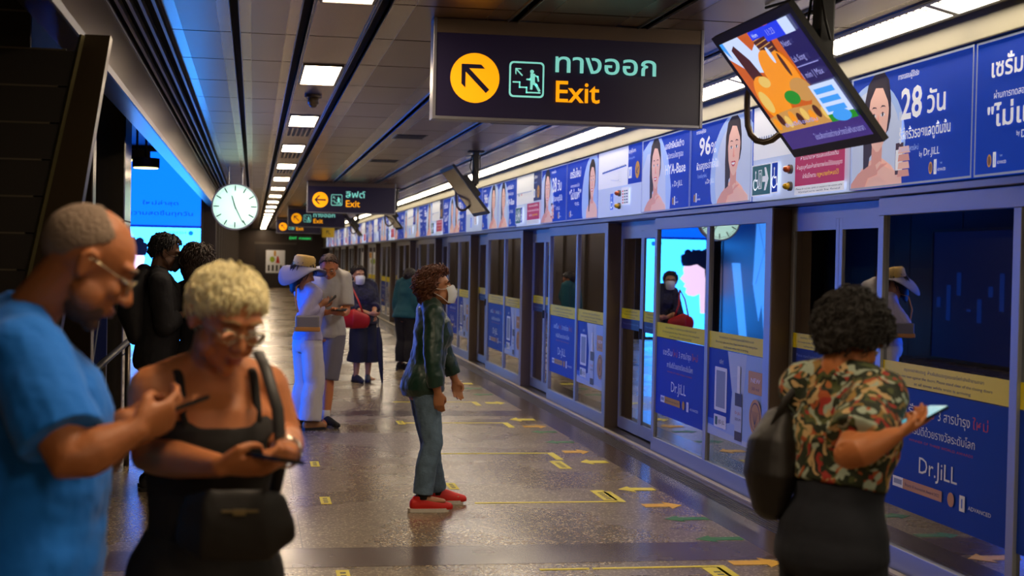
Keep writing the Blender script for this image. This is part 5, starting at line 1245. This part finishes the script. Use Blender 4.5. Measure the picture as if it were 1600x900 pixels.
# the woman in the dark green jacket
GREEN = mat('satin_dark_green', '#0a3024', .42, sheen=.2); DENIM = mat('denim', '#5a7084', .85, var=(12, .3), bump=(90, .2)); RED = mat('red_knit', '#c81a10', .6); WSOLE = mat('white_sole', '#c8beb0', .6); MASKM = mat('mask_white', '#d8dce0', .7)
p = Person('woman in dark green jacket, jeans, red sneakers and white mask, standing in profile', (at(660, 785, 9.28).x, 9.28), 87, 1.60, FEMALE, SK_MID,
    head=at(682, 452, 9.26), yaw=12, pitch=-8, lean=.045, bulk=1.0, sw=.145, voxel=.006,
    legs=dict(R=(at(676, 692, 9.17), at(660, 775, 9.17)), L=(at(672, 690, 9.40), at(683, 768, 9.46))),
    arms=dict(R=dict(e=at(676, 570, 9.06), w=at(684, 614, 9.06), f=(.12, 0, -1), n=(.2, .9, 0), curl=.55), L=dict(e=at(697, 556, 9.48), w=at(711, 594, 9.48), f=(.2, 0, -1), n=(0, -1, 0), curl=.5)))
p.top('jacket', GREEN, .475, .832, 1.78, .022, (.022, .09), .004, .012, vox=.006, arm_inf=.020)
bm = bmesh.new()
for sx in (-1, 1):
    q = [p.P(sx*.005, .075+p.yo(.8), .80*p.h), p.P(sx*.055, .055+p.yo(.83), .845*p.h), p.P(sx*.07, -.01+p.yo(.84), .862*p.h), p.P(0, -.075+p.yo(.84), .868*p.h)]
    tube(bm, q, [(.012, .006), (.020, .007), (.022, .007), (.020, .007)], ref=(0, 0, 1), seg=8)
obj('collar', bm, GREEN, p.root, True)
bm = bmesh.new()
for z in (.76, .70, .64, .58): y, w_, d_ = interp(p.st, z); disc(bm, p.P(.0, y+p.yo(z)+d_+.026, z*p.h), p.fwd, .006, .004, 12)
bb_ = bmesh.new(); bb_.free(); obj('button', bm, mat('button', '#c0c8b8', .3), p.root)
p.trousers('jeans', DENIM, .60, 1.96, .010, .016, (.012, .06), rr=[.082, .068, .050, .050, .040])
p.hair('hair', mat('hair_auburn', '#5c3018', .6, var=(30, .3), bump=(50, .7)), [(0, 40), (35, 34), (55, 24), (72, 8), (88, -8), (105, -35), (122, -75), (180, -85)], t=.030, amp=.015, freq=9, tufts=620, tl=.07, tr=.0045, curl=.75, seed=8, back_drop=.75, facekeep=48)
p.face(look_down=False, brow='#2a1810'); p.mask(MASKM)
for q in 'RL':
    bm = bmesh.new(); a_ = p.an[q]; tube(bm, [a_+Vector((0, 0, -.02)), a_+Vector((0, 0, .05))], .040, cap='flat'); obj('sock', bm, F_BLACK, p.root, True)
    p.shoe(q, RED, WSOLE, .27)

# the woman in the sun hat
LAV = mat('blouse_lavender', '#a8a0bc', .85); CREAM = mat('trousers_white', '#bcb6b8', .85); STRAW = mat('straw_tan', '#b0904e', .8, bump=(120, .4)); BRIM = mat('brim_grey', '#6e6a72', .8)
p = Person('woman in wide sun hat, pale blouse and white trousers, holding up a phone', (.53, 13.66), 62, 1.60, FEMALE, SK_MID,
    head=at(474, 429, 13.66), yaw=14, pitch=18, lean=.0, sw=.145, voxel=.009,
    arms=dict(R=dict(e=at(472, 494, 13.42), w=at(500, 477, 13.55), f=(.85, .3, .3), n=(-.3, .5, .6), curl=.8), L=dict(e=at(488, 492, 13.9), w=at(506, 478, 13.82), f=(.8, -.2, .4), n=(0, -.6, .6), curl=.7)))
p.top('blouse', LAV, .53, .835, 1.85, .018, (.016, .1), .004, .01)
p.trousers('wide_trousers', CREAM, .62, 1.97, .018, .055, (.02, .12))
p.hair('hair', mat('hair_dark', '#1c120e', .6), [(0, 40), (35, 34), (55, 18), (75, -8), (95, -25), (120, -70), (180, -80)], t=.016, amp=.004, tufts=160, tl=.10, tr=.006, seed=2, back_drop=1.5)
p.face(); 
for q in 'RL': p.shoe(q, mat('sandal_tan', '#9a6a40', .6), F_BLACKL, .24, True)
def hat(p):
    t = thing('sun_hat', 'wide brimmed sun hat with straw coloured crown on the woman in white trousers', 'hat', tuple(p.b+p.hc))
    Rt = p.H @ Matrix.Rotation(math.radians(10), 3, 'X'); up_ = Rt @ Vector((0, 0, 1)); c = p.H @ Vector((0, -.02, .075))
    bm = bmesh.new(); n = 48
    def ring(r, z, w=0): return [bm.verts.new(c + Rt @ Vector(((r+w*0)*math.cos(a), (r*1.05)*math.sin(a), z+w*math.sin(2*a+.5)-(.16*(r/.23)**2*max(0, -math.sin(a-.5))**2 if w else 0)))) for a in [2*PI*i/n for i in range(n)]]
    rs = [ring(.02, .110), ring(.075, .106), ring(.096, .085), ring(.108, .0)]
    for a, b in zip(rs, rs[1:]):
        for i in range(n): bm.faces.new((a[i], a[(i+1) % n], b[(i+1) % n], b[i]))
    bm.faces.new(rs[0]); bmesh.ops.recalc_face_normals(bm, faces=bm.faces); obj('crown', bm, STRAW, t, True)
    bm = bmesh.new(); rs = [ring(.094, .004), ring(.14, -.008, .006), ring(.19, -.022, .018), ring(.215, -.038, .028), ring(.215, -.044, .028), ring(.19, -.028, .018), ring(.094, -.004)]
    for a, b in zip(rs, rs[1:]):
        for i in range(n): bm.faces.new((a[i], a[(i+1) % n], b[(i+1) % n], b[i]))
    bmesh.ops.recalc_face_normals(bm, faces=bm.faces); obj('brim', bm, BRIM, t, True)
hat(p)
phone('small phone held up by the woman in the sun hat', at(516, 470, 13.7), (.7, .1, .6), (-.7, .2, .4))
t = thing('crossbody_bag', 'clear and tan bag at the hip of the woman in the sun hat', 'bag', tuple(at(480, 518, 13.38))); o_ = Vector(t.location)
bm = bmesh.new(); box(bm, -.11, .11, -.03, .03, .03, .15, bev=.015); obj('pouch', bm, mat('pouch_smoke', '#7a7470', .2), t)
bm = bmesh.new(); box(bm, -.12, .12, -.036, .036, 0, .045, bev=.012); obj('base_band', bm, mat('leather_tan', '#b87c30', .6), t)
strap('strap', [v-o_ for v in (at(468, 497, 13.40), at(462, 470, 13.42), at(463, 448, 13.5), at(468, 444, 13.62))], mat('leather_tan', '#b87c30', .6), t, .008, .003, ref=(1, 0, 0))

# the man in shorts
p = Person('man in pale polo shirt, grey shorts and black sneakers, looking down at phone', (.70, 13.98), 193, 1.78, MALE, SK_OR,
    head=at(514, 418, 13.86), yaw=-6, pitch=32, lean=.03, sw=.175, voxel=.009, legs=dict(R=(at(488, 592, 13.98), at(484, 652, 14.0)), L=(at(513, 595, 13.92), at(509, 655, 13.86))),
    arms=dict(R=dict(e=at(488, 490, 13.80), w=at(512, 488, 13.62), f=(.85, -.2, 0), n=(0, .3, .9), curl=.6), L=dict(e=at(541, 486, 13.85), w=at(536, 490, 13.65), f=(-.6, -.5, 0), n=(-.2, .2, .9), curl=.6)))
p.top('polo_shirt', mat('polo_pale', '#a8a4a0', .85), .475, .838, .85, .020, (.016, .1), .02, .01)
p.trousers('shorts', mat('shorts_grey', '#6a6670', .85), .56, .98, .022, .022)
p.hair('hair', mat('hair_brown', '#3a2518', .7), SHORTH, t=.012, amp=.004, tufts=120, tl=.03, tr=.004)
p.face(); p.glasses(mat('dark_rim', '#18120e', .4))
for q, yw in (('R', -6), ('L', -20)):
    bm = bmesh.new(); a_ = p.an[q]; tube(bm, [a_+Vector((0, 0, .0)), a_+Vector((0, 0, .09))], .042, cap='flat'); obj('sock', bm, mat('sock_white', '#c8c4c0', .9), p.root, True)
    p.shoe(q, F_BLACK, mat('sole_grey', '#6a6660', .6), .29, False, -40)
phone('phone held in both hands by the man in shorts', at(530, 484, 13.55), (.9, -.3, .0), (-.1, -.2, .9))
strap('backpack_strap', [p.P(-.13, .11, .76*p.h), p.P(-.135, .07, .82*p.h), p.P(-.13, -.05, .845*p.h)], F_BLACKL, p.root, .02, .006)

# masked woman with red bag
DPRINT = mat('dark_print', '#23243c', .85, var=(30, .7)); 
p = Person('masked woman in dark patterned top and navy culottes with umbrella', (1.44, 18.75), 152, 1.56, FEMALE, SK_LT,
    head=at(560, 431, 18.7), yaw=12, pitch=6, lean=.0, bulk=1.05, sw=.15, voxel=.010, 
    arms=dict(R=dict(e=at(549, 482, 18.6), w=at(578, 490, 18.4), f=(.9, -.2, -.2), n=(0, .5, .5), curl=.6), L=dict(e=at(586, 478, 18.75), w=at(584, 490, 18.5), f=(.3, -.4, -.7), n=(-.5, 0, .3), curl=.6)))
p.top('patterned_top', DPRINT, .50, .835, 1.4, .022, (.02, .1), .02, .03)
p.trousers('culottes', F_NAVY, .60, 1.45, .025, .065)
p.hair('hair', mat('hair_dark', '#1c120e', .6), [(0, 34), (35, 30), (55, 14), (75, -15), (95, -35), (120, -60), (180, -70)], t=.022, amp=.006, tufts=120, tl=.05, tr=.006, back_drop=.3)
p.face(look_down=False); p.mask(MASKM)
for q in 'RL': p.shoe(q, mat('shoe_slate', '#262a3c', .6), F_BLACKL, .26, False, 30 if q == 'L' else 0)
t = thing('handbag', 'red slouchy handbag on the arm of the masked woman with umbrella', 'bag', tuple(at(552, 513, 18.35))); o_ = Vector(t.location)
bm = bmesh.new(); tube(bm, [at(538, 500, 18.38)-o_, at(552, 498, 18.3)-o_, at(572, 502, 18.35)-o_], [(.10, .05), (.13, .07), (.09, .05)], ref=(0, 0, 1), seg=18); fuse('bag_body', bm, mat('leather_red', '#a80c14', .5), t, .01, 2, (.01, .1))
strap('strap', [v-o_ for v in (at(540, 490, 18.4), at(543, 460, 18.5), at(548, 444, 18.6), at(560, 470, 18.35), at(568, 492, 18.35))], mat('leather_red', '#a80c14', .5), t, .012, .004, ref=(1, 0, 0))
t = thing('umbrella', 'closed navy umbrella held point down by the masked woman', 'umbrella', tuple(at(597, 598, 18.4))); t.location.z = 0; o_ = Vector(t.location)
a_, b_ = at(597, 600, 18.4)-o_, at(591, 508, 18.4)-o_; a_.z = .004
bm = bmesh.new(); tube(bm, [a_+Vector((0, 0, .03)), a_.lerp(b_, .25), a_.lerp(b_, .7), a_.lerp(b_, .95)], [.012, .030, .042, .02], seg=10); obj('canopy', bm, F_NAVY, t, True)
bm = bmesh.new(); tube(bm, [a_, b_, b_+Vector((0, 0, .08)), b_+Vector((-.03, 0, .12)), b_+Vector((-.07, 0, .10))], .008, seg=8); obj('shaft', bm, M_BLACK, t, True)

# person in teal beside the doors
p = Person('person in teal top and dark trousers, seen from behind near the doors', (2.24, 20.9), 48, 1.56, FEMALE, SK_MID, head=at(641, 434, 20.9), yaw=10, pitch=20, lean=.03, bulk=1.15, sw=.16, voxel=.012,
    arms=dict(R=dict(e=at(650, 490, 20.6), w=at(655, 505, 20.8), f=(.7, .5, 0), n=(0, 0, 1), curl=.6), L=None) if False else None)
p.top('teal_top', mat('fabric_teal', '#0d4a52', .85), .49, .835, 1.8, .03, (.02, .12), .01, .03)
p.trousers('trousers', F_BLACK, .56, 1.9, .025, .02)
p.hair('hair', mat('hair_dark', '#1c120e', .6), SHORTH[:-2]+[(125, -60), (180, -75)], t=.02, amp=.005, tufts=80, tl=.04, tr=.006)
for q in 'RL': p.shoe(q, F_BLACK, F_BLACKL)

# the two dark figures in front of the billboard
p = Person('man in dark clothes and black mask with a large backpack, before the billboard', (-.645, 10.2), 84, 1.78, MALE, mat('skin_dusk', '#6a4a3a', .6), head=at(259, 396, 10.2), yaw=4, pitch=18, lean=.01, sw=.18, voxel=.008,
    arms=dict(R=dict(e=at(257, 510, 10.0), w=at(283, 492, 10.1), f=(.9, .2, .1), n=(0, .4, .8), curl=.6), L=dict(e=at(270, 505, 10.4), w=at(290, 490, 10.3), f=(.9, -.2, .1), n=(0, -.3, .8), curl=.6)))
p.top('hoodie', F_DARK, .48, .84, 1.8, .026, (.02, .1), .0, .01); p.trousers('trousers', F_DARK, .56, 1.9, .022, .01)
p.hair('hair', mat('hair_black', '#120e10', .7), SHORTH, t=.022, amp=.008, tufts=300, tl=.045, tr=.005, curl=.2)
p.face(look_down=False); p.mask(mat('mask_black', '#18161c', .8))
for q in 'RL': p.shoe(q, F_BLACK, F_BLACKL)
t = thing('backpack', 'large dark backpack on the man in front of the billboard', 'backpack', (p.b.x-.30, p.b.y, 1.05))
bm = bmesh.new(); o_ = Vector(t.location)
tube(bm, [at(214, 524, 10.2)-o_, at(210, 490, 10.2)-o_, at(213, 455, 10.2)-o_, at(225, 425, 10.2)-o_], [(.07, .14), (.115, .17), (.11, .165), (.06, .12)], ref=(1, 0, 0), seg=22); fuse('pack_body', bm, mat('pack_black', '#141218', .7), t, .008, 3, (.008, .1))
bm = bmesh.new(); tube(bm, [at(201, 512, 10.2)-o_, at(199, 480, 10.2)-o_], [(.03, .12), (.035, .12)], ref=(1, 0, 0), seg=18); fuse('front_pocket', bm, mat('pack_black', '#141218', .7), t, .008, 3)
bm = bmesh.new(); tube(bm, [p.b+p.P(.10, .13, .70*p.h)-o_, p.b+p.P(.11, .12, .80*p.h)-o_, p.b+p.P(.11, -.02, .87*p.h)-o_, p.b+p.P(.10, -.15, .80*p.h)-o_], [(.02, .005)]*4, seg=8, cap='flat'); obj('strap', bm, mat('pack_black', '#141218', .7), t, True)
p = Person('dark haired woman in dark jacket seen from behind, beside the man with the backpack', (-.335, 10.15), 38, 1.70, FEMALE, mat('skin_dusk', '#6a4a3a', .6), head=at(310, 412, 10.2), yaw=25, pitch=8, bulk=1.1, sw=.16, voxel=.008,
    arms=dict(R=dict(e=at(325, 520, 10.0), w=at(338, 500, 10.2), f=(.6, .6, .1), n=(0, .4, .8), curl=.6), L=dict(e=at(280, 515, 10.3), w=at(300, 500, 10.5), f=(.6, .5, .1), n=(0, -.3, .8), curl=.6)))
p.top('jacket', F_DARK, .47, .84, 1.8, .032, (.022, .1), .0, .02); p.trousers('trousers', F_DARK, .56, 1.9, .02, .01)
p.hair('hair', mat('hair_dark_brown', '#2a1a12', .6), [(0, 38), (35, 32), (55, 15), (75, -12), (95, -35), (120, -75), (180, -85)], t=.024, amp=.008, tufts=420, tl=.09, tr=.005, curl=.25, seed=9, back_drop=.8)
for q in 'RL': p.shoe(q, F_BLACK, F_BLACKL)
